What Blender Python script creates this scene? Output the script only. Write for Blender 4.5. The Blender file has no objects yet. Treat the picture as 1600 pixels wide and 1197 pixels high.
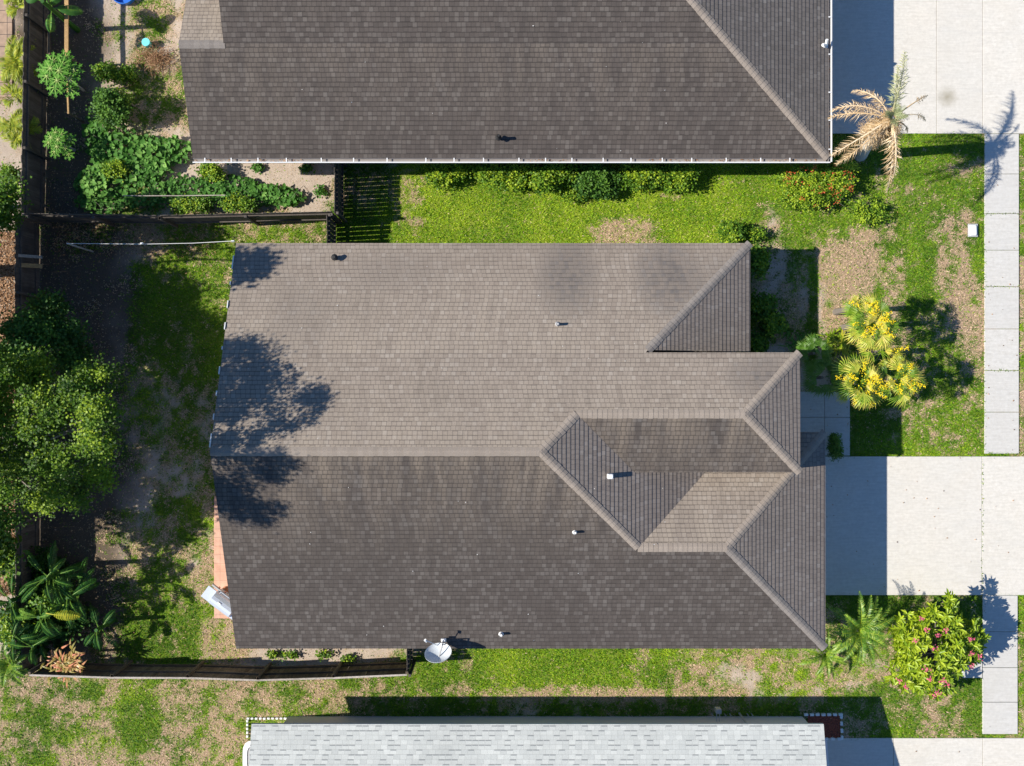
import bpy, math, random
import numpy as np
from mathutils import Vector, Matrix

# ------------------------------------------------------------------ camera, sky, sun
F = 1532.0; H = 34.3                       # focal length in photo pixels, camera height in metres
sc = bpy.context.scene
cam = bpy.data.cameras.new("camera"); co = bpy.data.objects.new("camera", cam)
sc.collection.objects.link(co); sc.camera = co
co.location = (0, 0, H); co.rotation_euler = (0, 0, 0)
cam.sensor_width = 36; cam.lens = F / 1600 * 36; cam.clip_end = 3000; cam.clip_start = 0.5
SUN = Vector((-1.155, -0.062, 1.0)).normalized()
w = bpy.data.worlds.new("World"); sc.world = w; w.use_nodes = True
nt = w.node_tree
sky = nt.nodes.new('ShaderNodeTexSky'); sky.sky_type = 'NISHITA'; sky.sun_disc = False
sky.sun_elevation = math.asin(SUN.z); sky.sun_rotation = math.atan2(SUN.x, SUN.y)
sky.air_density = 1.0; sky.dust_density = 0.3; sky.ozone_density = 4.0
mx = nt.nodes.new('ShaderNodeMix'); mx.data_type = 'RGBA'; mx.blend_type = 'MULTIPLY'; mx.inputs[0].default_value = 1; mx.inputs[7].default_value = (.80, 1.06, 1.32, 1)
nt.links.new(sky.outputs[0], mx.inputs[6]); nt.links.new(mx.outputs[2], nt.nodes['Background'].inputs[0])
nt.nodes['Background'].inputs[1].default_value = 0.070
sl = bpy.data.lights.new("sun", 'SUN'); sl.energy = 4.9; sl.angle = math.radians(0.5); sl.color = (1, 0.935, 0.835)
so = bpy.data.objects.new("sun", sl); sc.collection.objects.link(so)
so.rotation_euler = SUN.to_track_quat('Z', 'Y').to_euler(); so.location = (-30, 0, 40)
sc.view_settings.view_transform = 'Standard'; sc.view_settings.look = 'None'
sc.view_settings.gamma = 1; sc.view_settings.exposure = 0.5
sc.cycles.max_bounces = 6; sc.cycles.transparent_max_bounces = 4

# ------------------------------------------------------------------ helpers
R = random.Random(7)
NP = np.random.default_rng(11)
G = F / H
def at(px, py, h=0.0):
    k = (H - h) / F
    return Vector(((px - 800) * k, (598.5 - py) * k, h))
def flat(p): return Vector((p.x, p.y, 0))
def srgb(r, g, b):
    f = lambda c: (c / 255 / 12.92) if c <= 10 else ((c / 255 + .055) / 1.055) ** 2.4
    return (f(r), f(g), f(b))
C = sc.collection
ORG = {}
def tag(o, label=None, cat=None, group=None, kind=None):
    if label: o['label'] = label
    if cat: o['category'] = cat
    if group: o['group'] = group
    if kind: o['kind'] = kind
    return o
def thing(name, loc, label, cat, group=None):
    o = bpy.data.objects.new(name, None); C.objects.link(o)
    o.empty_display_size = .2
    o.location = loc; ORG[o.name] = Vector(loc)
    return tag(o, label, cat, group)
class MB:
    def __init__(s): s.v = []; s.f = []; s.t = []; s.uv = None
    def add(s, vs, fs, tint=.5):
        b = len(s.v); s.v += [tuple(p) for p in vs]
        s.f += [tuple(i + b for i in f) for f in fs]
        s.t += (list(tint) if hasattr(tint, '__len__') else [tint] * len(vs))
    def box(s, c, size, rz=0, tint=.5, rx=0, ry=0, bev=0):
        M = Matrix.Rotation(rz, 3, 'Z') @ Matrix.Rotation(ry, 3, 'Y') @ Matrix.Rotation(rx, 3, 'X')
        c = Vector(c); a, b, d = [q / 2 for q in size]
        if bev <= 0:
            vs = [c + M @ Vector((x, y, z)) for z in (-d, d) for x, y in ((-a, -b), (a, -b), (a, b), (-a, b))]
            s.add(vs, [(3, 2, 1, 0), (4, 5, 6, 7), (0, 1, 5, 4), (1, 2, 6, 5), (2, 3, 7, 6), (3, 0, 4, 7)], tint)
        else:
            vs = []
            for z, k in ((-d, bev), (-d + bev, 0), (d - bev, 0), (d, bev)):
                for x, y in ((-a + k + bev, -b + k), (a - k - bev, -b + k), (a - k, -b + k + bev), (a - k, b - k - bev),
                             (a - k - bev, b - k), (-a + k + bev, b - k), (-a + k, b - k - bev), (-a + k, -b + k + bev)):
                    vs.append(c + M @ Vector((x, y, z)))
            fs = [tuple(reversed(range(8))), tuple(range(24, 32))]
            for L in range(3):
                for i in range(8):
                    j = (i + 1) % 8; fs.append((L * 8 + i, L * 8 + j, L * 8 + 8 + j, L * 8 + 8 + i))
            s.add(vs, fs, tint)
    def beam(s, p, q, wd, ht, tint=.5):
        p = Vector(p); q = Vector(q); d = (q - p); L = d.length; d = d / L
        side = Vector((0, 0, 1)).cross(d)
        if side.length < 1e-3: side = Vector((1, 0, 0))
        side.normalize(); up = d.cross(side)
        vs = [e + side * x * wd / 2 + up * z * ht / 2 for e in (p, q) for x, z in ((-1, -1), (1, -1), (1, 1), (-1, 1))]
        s.add(vs, [(3, 2, 1, 0), (4, 5, 6, 7), (0, 1, 5, 4), (1, 2, 6, 5), (2, 3, 7, 6), (3, 0, 4, 7)], tint)
    def tube(s, pts, rads, n=6, tint=.5, cap=True):
        pts = [Vector(p) for p in pts]
        if not hasattr(rads, '__len__'): rads = [rads] * len(pts)
        vs = []
        for i, p in enumerate(pts):
            d = (pts[min(i + 1, len(pts) - 1)] - pts[max(i - 1, 0)]).normalized()
            a = d.cross(Vector((0, 0, 1)) if abs(d.z) < .95 else Vector((1, 0, 0))).normalized(); b = d.cross(a)
            for k in range(n):
                th = 2 * math.pi * k / n
                vs.append(p + (a * math.cos(th) + b * math.sin(th)) * rads[i])
        fs = []
        for i in range(len(pts) - 1):
            for k in range(n):
                k2 = (k + 1) % n; fs.append((i * n + k, i * n + k2, (i + 1) * n + k2, (i + 1) * n + k))
        if cap:
            fs.append(tuple(range(n))); fs.append(tuple(reversed(range((len(pts) - 1) * n, len(pts) * n))))
        s.add(vs, fs, tint)
    def build(s, name, mat, parent=None, loc=None, smooth=False):
        v = np.array(s.v, dtype=np.float64)
        if parent is not None: org = ORG[parent.name]
        elif loc is not None: org = Vector(loc)
        else: org = Vector(((v[:, 0].min() + v[:, 0].max()) / 2, (v[:, 1].min() + v[:, 1].max()) / 2, v[:, 2].min()))
        me = bpy.data.meshes.new(name)
        me.from_pydata([tuple(p) for p in (v - np.array(org))], [], s.f)
        at_ = me.attributes.new('tint', 'FLOAT', 'POINT'); at_.data.foreach_set('value', np.array(s.t, dtype=np.float32))
        if s.uv is not None:
            ul = me.uv_layers.new(name='UVMap'); ul.data.foreach_set('uv', np.array(s.uv, dtype=np.float32).ravel())
        me.materials.append(mat)
        if smooth: me.polygons.foreach_set('use_smooth', [True] * len(me.polygons))
        o = bpy.data.objects.new(name, me); C.objects.link(o)
        ORG[o.name] = org
        if parent is not None: o.parent = parent
        else: o.location = org
        return o
def npmesh(name, V, Fc, T, mat, parent=None, loc=(0, 0, 0), smooth=False):
    """V (n,3) world, Fc (m,k) uniform faces, T (n,) tint"""
    org = np.array(ORG[parent.name] if parent is not None else loc, dtype=np.float64)
    me = bpy.data.meshes.new(name)
    n = len(V); m, k = Fc.shape
    me.vertices.add(n); me.vertices.foreach_set('co', (V - org).astype(np.float32).ravel())
    me.loops.add(m * k); me.loops.foreach_set('vertex_index', Fc.astype(np.int32).ravel())
    me.polygons.add(m); me.polygons.foreach_set('loop_start', np.arange(0, m * k, k, dtype=np.int32))
    me.polygons.foreach_set('loop_total', np.full(m, k, dtype=np.int32))
    if smooth: me.polygons.foreach_set('use_smooth', np.ones(m, dtype=bool))
    a = me.attributes.new('tint', 'FLOAT', 'POINT'); a.data.foreach_set('value', T.astype(np.float32))
    me.update(calc_edges=True); me.validate()
    me.materials.append(mat)
    o = bpy.data.objects.new(name, me); C.objects.link(o); ORG[o.name] = Vector(org)
    if parent is not None: o.parent = parent
    else: o.location = org
    return o
# value noise
def vnoise(x, y, s, seed):
    g = np.random.default_rng(seed).random((256, 256))
    X = np.asarray(x) / s + 97.3; Y = np.asarray(y) / s + 61.7
    xi = np.floor(X).astype(int); yi = np.floor(Y).astype(int)
    fx = X - xi; fy = Y - yi; fx = fx * fx * (3 - 2 * fx); fy = fy * fy * (3 - 2 * fy)
    a = g[xi % 256, yi % 256]; b = g[(xi + 1) % 256, yi % 256]; c = g[xi % 256, (yi + 1) % 256]; d = g[(xi + 1) % 256, (yi + 1) % 256]
    return (a * (1 - fx) + b * fx) * (1 - fy) + (c * (1 - fx) + d * fx) * fy
def fbm(x, y, s, seed, octv=4, gain=.55):
    t = 0; am = 1; tot = 0
    for i in range(octv):
        t = t + am * vnoise(x, y, s / 2 ** i, seed + i); tot += am; am *= gain
    return t / tot

# ------------------------------------------------------------------ materials
class NT:
    def __init__(s, name):
        s.m = bpy.data.materials.new(name); s.m.use_nodes = True; s.t = s.m.node_tree; s.N = s.t.nodes
        s.p = s.N['Principled BSDF']
    def new(s, ty, **kw):
        n = s.N.new(ty)
        for k, v in kw.items(): setattr(n, k, v)
        return n
    def link(s, a, b): s.t.links.new(a, b)
    def val(s, sock, v):
        if isinstance(v, bpy.types.NodeSocket): s.link(v, sock)
        elif v is not None:
            if sock.type == 'RGBA' and len(v) == 3: v = (*v, 1)
            sock.default_value = v
    def math(s, op, a, b=None, c=None, clamp=False):
        n = s.new('ShaderNodeMath', operation=op, use_clamp=clamp)
        s.val(n.inputs[0], a); s.val(n.inputs[1], b)
        if c is not None: s.val(n.inputs[2], c)
        return n.outputs[0]
    def mix(s, f, a, b, mode='MIX'):
        n = s.new('ShaderNodeMix', data_type='RGBA', blend_type=mode)
        s.val(n.inputs[0], f); s.val(n.inputs[6], a); s.val(n.inputs[7], b)
        return n.outputs[2]
    def ramp(s, f, stops, interp='LINEAR'):
        n = s.new('ShaderNodeValToRGB'); n.color_ramp.interpolation = interp
        e = n.color_ramp.elements
        while len(e) < len(stops): e.new(.5)
        for i, (p, c) in enumerate(stops):
            e[i].position = p; e[i].color = (*c, 1) if len(c) == 3 else c
        s.val(n.inputs[0], f); return n.outputs[0]
    def noise(s, vec, scale, detail=3, rough=.55, dim='3D'):
        n = s.new('ShaderNodeTexNoise', noise_dimensions=dim)
        if vec is not None: s.link(vec, n.inputs['Vector'])
        n.inputs['Scale'].default_value = scale; n.inputs['Detail'].default_value = detail; n.inputs['Roughness'].default_value = rough
        return n.outputs[0]
    def pos(s): return s.new('ShaderNodeNewGeometry').outputs['Position']
    def obj(s): return s.new('ShaderNodeTexCoord').outputs['Object']
    def attr(s, name='tint'): return s.new('ShaderNodeAttribute', attribute_name=name).outputs['Fac']
    def bump(s, h, strength=.5, dist=.01):
        n = s.new('ShaderNodeBump'); n.inputs['Strength'].default_value = strength; n.inputs['Distance'].default_value = dist
        s.link(h, n.inputs['Height']); s.link(n.outputs[0], s.p.inputs['Normal'])
    def col(s, c): s.val(s.p.inputs['Base Color'], c)
    def rough(s, r): s.val(s.p.inputs['Roughness'], r)
def mat_flat(name, col, rough=.6, var=.15, scale=6, metallic=0, bump=0):
    n = NT(name); o = n.obj()
    f = n.noise(o, scale, 4)
    c = n.mix(n.attr(), tuple(q * (1 - var) for q in col), tuple(min(1, q * (1 + var)) for q in col))
    c2 = n.mix(n.math('MULTIPLY', f, .6), c, tuple(q * (1 - 1.6 * var) for q in col))
    n.col(c2); n.rough(rough); n.p.inputs['Metallic'].default_value = metallic
    if bump: n.bump(n.noise(o, scale * 8, 3), bump, .01)
    return n.m
def mat_leaf(name, stops, rough=.5, trans=.25, spec=.4):
    n = NT(name); t = n.attr()
    c = n.ramp(t, stops); n.col(c); n.rough(rough); n.p.inputs['Specular IOR Level'].default_value = spec
    tr = n.new('ShaderNodeBsdfTranslucent'); n.link(n.mix(.35, c, (.35, .5, .03)), tr.inputs[0])
    ms = n.new('ShaderNodeMixShader'); ms.inputs[0].default_value = trans
    n.link(n.p.outputs[0], ms.inputs[1]); n.link(tr.outputs[0], ms.inputs[2])
    n.link(ms.outputs[0], n.N['Material Output'].inputs[0])
    return n.m
EX = .148; TABW = .15
def mat_shingle(name, base, light, dark, worn, worn_amt=.0, smudges=(), dash=0, lightfrac=.14, line=.45):
    n = NT(name); TABW = .21 if dash else .15
    uv = n.new('ShaderNodeUVMap'); sep = n.new('ShaderNodeSeparateXYZ'); n.link(uv.outputs[0], sep.inputs[0])
    u, v = sep.outputs[0], sep.outputs[1]
    row = n.math('FLOOR', n.math('DIVIDE', n.math('ADD', v, .0005), EX))
    wr = n.new('ShaderNodeTexWhiteNoise', noise_dimensions='1D'); n.link(row, wr.inputs['W'])
    uu = n.math('ADD', n.math('DIVIDE', u, TABW), n.math('MULTIPLY', wr.outputs[0], 9.0))
    colm = n.math('FLOOR', uu); fr = n.math('FRACT', uu)
    cb = n.new('ShaderNodeCombineXYZ'); n.link(colm, cb.inputs[0]); n.link(row, cb.inputs[1])
    wn = n.new('ShaderNodeTexWhiteNoise', noise_dimensions='2D'); n.link(cb.outputs[0], wn.inputs['Vector'])
    r1 = wn.outputs[0]
    wn2 = n.new('ShaderNodeTexWhiteNoise', noise_dimensions='3D')
    cb2 = n.new('ShaderNodeCombineXYZ'); n.link(colm, cb2.inputs[0]); n.link(row, cb2.inputs[1]); cb2.inputs[2].default_value = 5.5
    n.link(cb2.outputs[0], wn2.inputs['Vector'])
    mid = tuple((a_ + b_ * 2) / 3 for a_, b_ in zip(dark, base)); mid2 = tuple((a_ + b_ * 2.2) / 3.2 for a_, b_ in zip(light, base))
    c = n.ramp(r1, [(0, dark), (.25, mid), (.55, base), (1 - lightfrac * 1.6, base), (1 - lightfrac, mid2), (.999, light)])
    P = n.pos()
    # tonal drift over the slope, streaks running down it
    cv = n.new('ShaderNodeCombineXYZ'); n.link(n.math('MULTIPLY', u, 1.0), cv.inputs[0]); n.link(n.math('MULTIPLY', v, .16), cv.inputs[1])
    st = n.noise(cv.outputs[0], 1.7, 4, .6)
    big = n.noise(P, .35, 3, .5)
    c = n.mix(n.math('MULTIPLY', n.math('SUBTRACT', big, .42, clamp=True), 1.4), c, tuple(q * .72 for q in base))
    if worn_amt:
        f = n.math('MULTIPLY', n.math('SUBTRACT', st, .36, clamp=True), worn_amt * 5.5, clamp=True)
        # heavier near the ridge (attribute wear stored as tint, 1 at the ridge)
        f = n.math('MULTIPLY', f, n.math('POWER', n.attr(), 1.6), clamp=True)
        c = n.mix(f, c, worn)
    st2 = n.noise(cv.outputs[0], 4.5, 3, .6)
    c = n.mix(n.math('MULTIPLY', n.math('SUBTRACT', st2, .52, clamp=True), 2.2 if not dash else .8, clamp=True), c, tuple(q * .66 for q in base))
    # biological smudges
    ps = n.new('ShaderNodeSeparateXYZ'); n.link(P, ps.inputs[0])
    for (x, y, rx, ry, stg) in smudges:
        dx = n.math('DIVIDE', n.math('SUBTRACT', ps.outputs[0], x), rx); dy = n.math('DIVIDE', n.math('SUBTRACT', ps.outputs[1], y), ry)
        d = n.math('ADD', n.math('MULTIPLY', dx, dx), n.math('MULTIPLY', dy, dy))
        m = n.math('SUBTRACT', 1.0, d, clamp=True)
        m = n.math('MULTIPLY', m, n.math('MULTIPLY', n.math('ADD', n.math('ADD', n.math('MULTIPLY', n.noise(P, 5, 4), .8), n.math('MULTIPLY', st, .9)), n.math('MULTIPLY', n.math('SUBTRACT', r1, .5), .7)), stg * .85), clamp=True)
        c = n.mix(m, c, (.075, .073, .078))
    # granules
    g = n.noise(P, 70, 2, .7)
    c = n.mix(1.0, c, n.ramp(g, [(.3, (.78, .78, .78)), (.7, (1.22, 1.21, 1.19))]), 'MULTIPLY')
    if not dash:
        tri = n.math('MULTIPLY', n.math('SUBTRACT', .5, n.math('ABSOLUTE', n.math('SUBTRACT', fr, .5))), 5.0, clamp=True)
        c = n.mix(tri, n.mix(.55, c, tuple(q * .8 for q in base)), c)
        fv0 = n.math('FRACT', n.math('DIVIDE', n.math('ADD', v, .0005), EX))
        ln_ = n.math('LESS_THAN', fv0, n.math('ADD', .10, n.math('MULTIPLY', wn2.outputs[0], .14)))
        c = n.mix(n.math('MULTIPLY', ln_, line), c, (.03, .026, .024))
    # keyway between the tabs
    k = n.math('LESS_THAN', fr, .07)
    c = n.mix(n.math('MULTIPLY', k, .42 if not dash else .16), c, (.03, .028, .026))
    if dash:
        fv = n.math('FRACT', n.math('DIVIDE', n.math('ADD', v, .0005), EX))
        lo = n.math('LESS_THAN', fv, .24)
        sel = n.math('GREATER_THAN', wn2.outputs[0], .62)
        inner = n.math('MULTIPLY', n.math('GREATER_THAN', fr, .04), n.math('LESS_THAN', fr, .96))
        c = n.mix(n.math('MULTIPLY', n.math('MULTIPLY', lo, sel), n.math('MULTIPLY', inner, dash)), c, (.12, .13, .14))
    n.col(c); n.rough(.92); n.p.inputs['Specular IOR Level'].default_value = .25
    n.bump(n.math('ADD', n.math('MULTIPLY', g, .5), n.math('MULTIPLY', r1, .6)), .5, .006)
    return n.m

def mat_cap(name, a, b):
    n = NT(name); P = n.pos()
    c = n.mix(n.attr(), a, b)
    g = n.noise(P, 60, 2, .7)
    c = n.mix(1.0, c, n.ramp(g, [(.3, (.75, .75, .75)), (.7, (1.25, 1.24, 1.22))]), 'MULTIPLY')
    n.col(c); n.rough(.92); n.bump(g, .4, .005); return n.m

def mat_concrete(name, base, warm):
    n = NT(name); P = n.pos()
    a = n.noise(P, .8, 5, .6); b = n.noise(P, 9, 4, .65); g = n.noise(P, 90, 2, .7)
    # broom / drag marks running along y
    mp = n.new('ShaderNodeMapping'); n.link(P, mp.inputs[0]); mp.inputs['Scale'].default_value = (1.0, 7, 1)
    s2 = n.noise(mp.outputs[0], 2.2, 4, .6)
    c = n.mix(n.math('MULTIPLY', a, .9), base, warm)
    c = n.mix(1.0, c, n.ramp(b, [(.25, (.88, .87, .85)), (.75, (1.06, 1.06, 1.05))]), 'MULTIPLY')
    c = n.mix(1.0, c, n.ramp(s2, [(.3, (.9, .9, .89)), (.6, (1.03, 1.03, 1.03))]), 'MULTIPLY')
    c = n.mix(1.0, c, n.ramp(g, [(.3, (.86, .86, .86)), (.7, (1.1, 1.1, 1.1))]), 'MULTIPLY')
    big = n.noise(P, .45, 5, .65)
    c = n.mix(n.math('MULTIPLY', n.math('SUBTRACT', big, .5, clamp=True), 1.6, clamp=True), c, tuple(q * k_ for q, k_ in zip(base, (.80, .78, .73))))
    mp2 = n.new('ShaderNodeMapping'); n.link(P, mp2.inputs[0]); mp2.inputs['Scale'].default_value = (.5, 3.2, 1)
    tr_ = n.noise(mp2.outputs[0], .8, 5, .6)
    c = n.mix(n.math('MULTIPLY', n.math('SUBTRACT', tr_, .55, clamp=True), 2.2, clamp=True), c, tuple(q * .8 for q in base))
    c = n.mix(n.attr(), c, tuple(q * .78 for q in base))
    ps = n.new('ShaderNodeSeparateXYZ'); n.link(P, ps.inputs[0])
    # oil spot on the upper driveway
    ox, oy = at(1480, 152).x, at(1480, 152).y
    dx = n.math('SUBTRACT', ps.outputs[0], ox); dy = n.math('SUBTRACT', ps.outputs[1], oy)
    d = n.math('SQRT', n.math('ADD', n.math('MULTIPLY', dx, dx), n.math('MULTIPLY', dy, dy)))
    m = n.math('MULTIPLY', n.math('SUBTRACT', 1, n.math('DIVIDE', n.math('ADD', d, n.math('MULTIPLY', n.noise(P, 7, 3), .2)), .52), clamp=True), 1.3, clamp=True)
    c = n.mix(m, c, (.34, .31, .24))
    n.col(c); n.rough(.9); n.bump(n.math('ADD', g, b), .25, .006); return n.m

def mat_wood(name, a, b, scale=3):
    n = NT(name); P = n.pos()
    mp = n.new('ShaderNodeMapping'); n.link(P, mp.inputs[0]); mp.inputs['Scale'].default_value = (18, 18, 1.5)
    f = n.noise(mp.outputs[0], 1.4, 4, .6)
    c = n.mix(n.attr(), a, b)
    c = n.mix(1, c, n.ramp(f, [(.3, (.62, .62, .6)), (.7, (1.25, 1.23, 1.2))]), 'MULTIPLY')
    c = n.mix(n.math('MULTIPLY', n.math('SUBTRACT', n.noise(P, 1.3, 4), .45, clamp=True), 2.0, clamp=True), c, tuple(q * .45 for q in a))
    n.col(c); n.rough(.9); n.bump(f, .4, .01); return n.m

M = {}
tb = (.215, .188, .165)
sm = lambda px, py, rx, ry, s, h=3.4: (at(px, py, h).x, at(px, py, h).y, rx / 48, ry / 48, s)
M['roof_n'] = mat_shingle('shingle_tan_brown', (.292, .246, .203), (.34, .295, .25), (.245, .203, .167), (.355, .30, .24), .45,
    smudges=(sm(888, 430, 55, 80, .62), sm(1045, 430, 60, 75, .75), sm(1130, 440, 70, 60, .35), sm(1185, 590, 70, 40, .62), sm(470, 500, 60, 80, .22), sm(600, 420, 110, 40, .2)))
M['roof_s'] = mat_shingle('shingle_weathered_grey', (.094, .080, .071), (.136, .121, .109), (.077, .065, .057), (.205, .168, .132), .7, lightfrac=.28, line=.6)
M['roof_e'] = mat_shingle('shingle_grey_brown', (.235, .20, .174), (.285, .252, .225), (.20, .168, .147), (.27, .23, .19), .3, lightfrac=.08, line=.25)
M['roof_un'] = mat_shingle('shingle_neighbour_grey', (.093, .079, .071), (.135, .12, .108), (.072, .062, .056), (.17, .142, .117), .45, lightfrac=.26, line=.6)
M['roof_ue'] = mat_shingle('shingle_neighbour_brown', (.175, .155, .14), (.23, .21, .19), (.14, .125, .112), (.24, .20, .165), .3, lightfrac=.1, line=.25)
M['roof_pale'] = mat_shingle('shingle_pale_blue_grey', (.50, .52, .495), (.56, .58, .55), (.455, .475, .455), (.6, .6, .6), 0, dash=.62, lightfrac=.25)
M['cap'] = mat_cap('ridge_cap_tan', (.24, .20, .163), (.325, .275, .228))
M['cap_g'] = mat_cap('ridge_cap_grey', (.18, .158, .14), (.27, .24, .212))
M['concrete'] = mat_concrete('driveway_concrete', (.64, .625, .58), (.68, .63, .55))
M['concrete_w'] = mat_concrete('sidewalk_concrete', (.60, .595, .57), (.58, .55, .50))
M['wood_dark'] = mat_wood('weathered_board_grey', (.085, .072, .062), (.145, .125, .11))
M['wood_brown'] = mat_wood('weathered_board_brown', (.10, .075, .05), (.19, .15, .105))
M['wood_pale'] = mat_wood('sun_bleached_rail', (.36, .32, .27), (.5, .45, .4))
M['wood_new'] = mat_wood('new_tan_lumber', (.42, .26, .11), (.5, .33, .16))
M['white'] = mat_flat('white_painted_aluminium', (.78, .78, .76), .4, .06)
M['white2'] = mat_flat('white_fascia_paint', (.7, .69, .66), .6, .1)
M['stucco'] = mat_flat('beige_stucco', (.52, .46, .38), .9, .06, 4, bump=.3)
M['stucco_g'] = mat_flat('grey_stucco', (.80, .72, .70), .9, .04, 4, bump=.3)
M['dirty'] = mat_flat('dirty_gutter_metal', (.34, .31, .29), .7, .35, 3)
M['glass'] = mat_flat('window_glass', (.04, .05, .06), .08, .1)
M['door'] = mat_flat('door_paint', (.30, .10, .06), .5, .1)
M['pvc'] = mat_flat('grey_pvc', (.42, .42, .42), .5, .1)
M['black'] = mat_flat('black_rubber', (.02, .02, .02), .7, .1)
M['steel'] = mat_flat('brushed_steel', (.62, .68, .76), .35, .06, metallic=.35)
M['dish'] = mat_flat('dish_grey_enamel', (.62, .66, .68), .45, .04)
M['terra'] = mat_flat('terracotta', (.42, .17, .08), .8, .15)
M['cyan'] = mat_flat('cyan_plastic', (.18, .72, .78), .45, .08)
M['blue'] = mat_flat('blue_plastic', (.02, .16, .62), .4, .1)
M['rust'] = mat_flat('rusty_iron', (.30, .10, .05), .8, .2)
M['bark'] = mat_flat('grey_bark', (.24, .21, .18), .95, .25, 10, bump=.6)
M['bark_pale'] = mat_flat('pale_palm_trunk', (.55, .52, .47), .9, .2, 14, bump=.5)
M['pink'] = mat_leaf('pink_petals', [(0, (.55, .06, .14)), (1, (.85, .20, .30))], .6, .2)
M['red'] = mat_leaf('red_petals', [(0, (.55, .05, .02)), (1, (.85, .18, .07))], .6, .2)
M['yellow'] = mat_leaf('yellow_blossom', [(0, (.92, .58, .004)), (1, (1.0, .84, .02))], .7, .2)
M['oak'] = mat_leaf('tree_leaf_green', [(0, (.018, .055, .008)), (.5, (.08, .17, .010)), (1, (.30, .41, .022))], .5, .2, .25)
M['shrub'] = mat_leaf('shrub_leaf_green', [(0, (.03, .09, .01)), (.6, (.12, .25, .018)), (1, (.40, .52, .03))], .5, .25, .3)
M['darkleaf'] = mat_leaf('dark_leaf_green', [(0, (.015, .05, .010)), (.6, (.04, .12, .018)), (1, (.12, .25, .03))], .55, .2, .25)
M['vine'] = mat_leaf('vine_leaf_green', [(0, (.02, .08, .012)), (.6, (.085, .235, .035)), (1, (.25, .46, .10))], .6, .25, .2)
M['lime'] = mat_leaf('lime_green_leaf', [(0, (.10, .20, .01)), (.5, (.25, .38, .015)), (1, (.48, .58, .03))], .42, .3, .5)
M['yellowleaf'] = mat_leaf('yellow_green_leaf', [(0, (.10, .18, .015)), (.5, (.26, .34, .02)), (1, (.62, .58, .05))], .5, .3, .4)
M['palm'] = mat_leaf('palm_leaf_green', [(0, (.04, .12, .012)), (.6, (.13, .28, .025)), (1, (.38, .50, .06))], .42, .25, .5)
M['fan'] = mat_leaf('fan_palm_leaf', [(0, (.06, .15, .01)), (.5, (.24, .40, .025)), (.8, (.60, .60, .07)), (1, (.90, .66, .18))], .45, .28, .5)
M['straw'] = mat_leaf('dead_frond_straw', [(0, (.30, .20, .11)), (.5, (.64, .44, .23)), (1, (.90, .74, .52))], .8, .15, .2)
M['palegreen'] = mat_leaf('fading_frond_green', [(0, (.22, .28, .12)), (1, (.55, .52, .30))], .6, .2, .3)
M['banana'] = mat_leaf('banana_leaf_green', [(0, (.012, .055, .012)), (.6, (.05, .16, .025)), (1, (.22, .38, .05))], .45, .25, .3)
M['papaya'] = mat_leaf('papaya_leaf_green', [(0, (.03, .13, .012)), (.6, (.13, .34, .04)), (1, (.60, .72, .25))], .6, .25, .15)
M['brom'] = mat_leaf('bromeliad_leaf', [(0, (.16, .20, .03)), (.5, (.42, .30, .07)), (1, (.68, .24, .13))], .45, .2, .5)
M['litter'] = mat_leaf('dry_leaf_litter', [(0, (.12, .06, .03)), (.5, (.34, .19, .10)), (1, (.55, .34, .20))], .85, .05, .2)
M['grass'] = mat_leaf('grass_blade', [(0, (.05, .14, .006)), (.3, (.17, .35, .010)), (.6, (.46, .60, .018)), (.72, (.54, .40, .24)), (1, (.74, .54, .39))], .65, .25, .3)

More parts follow.
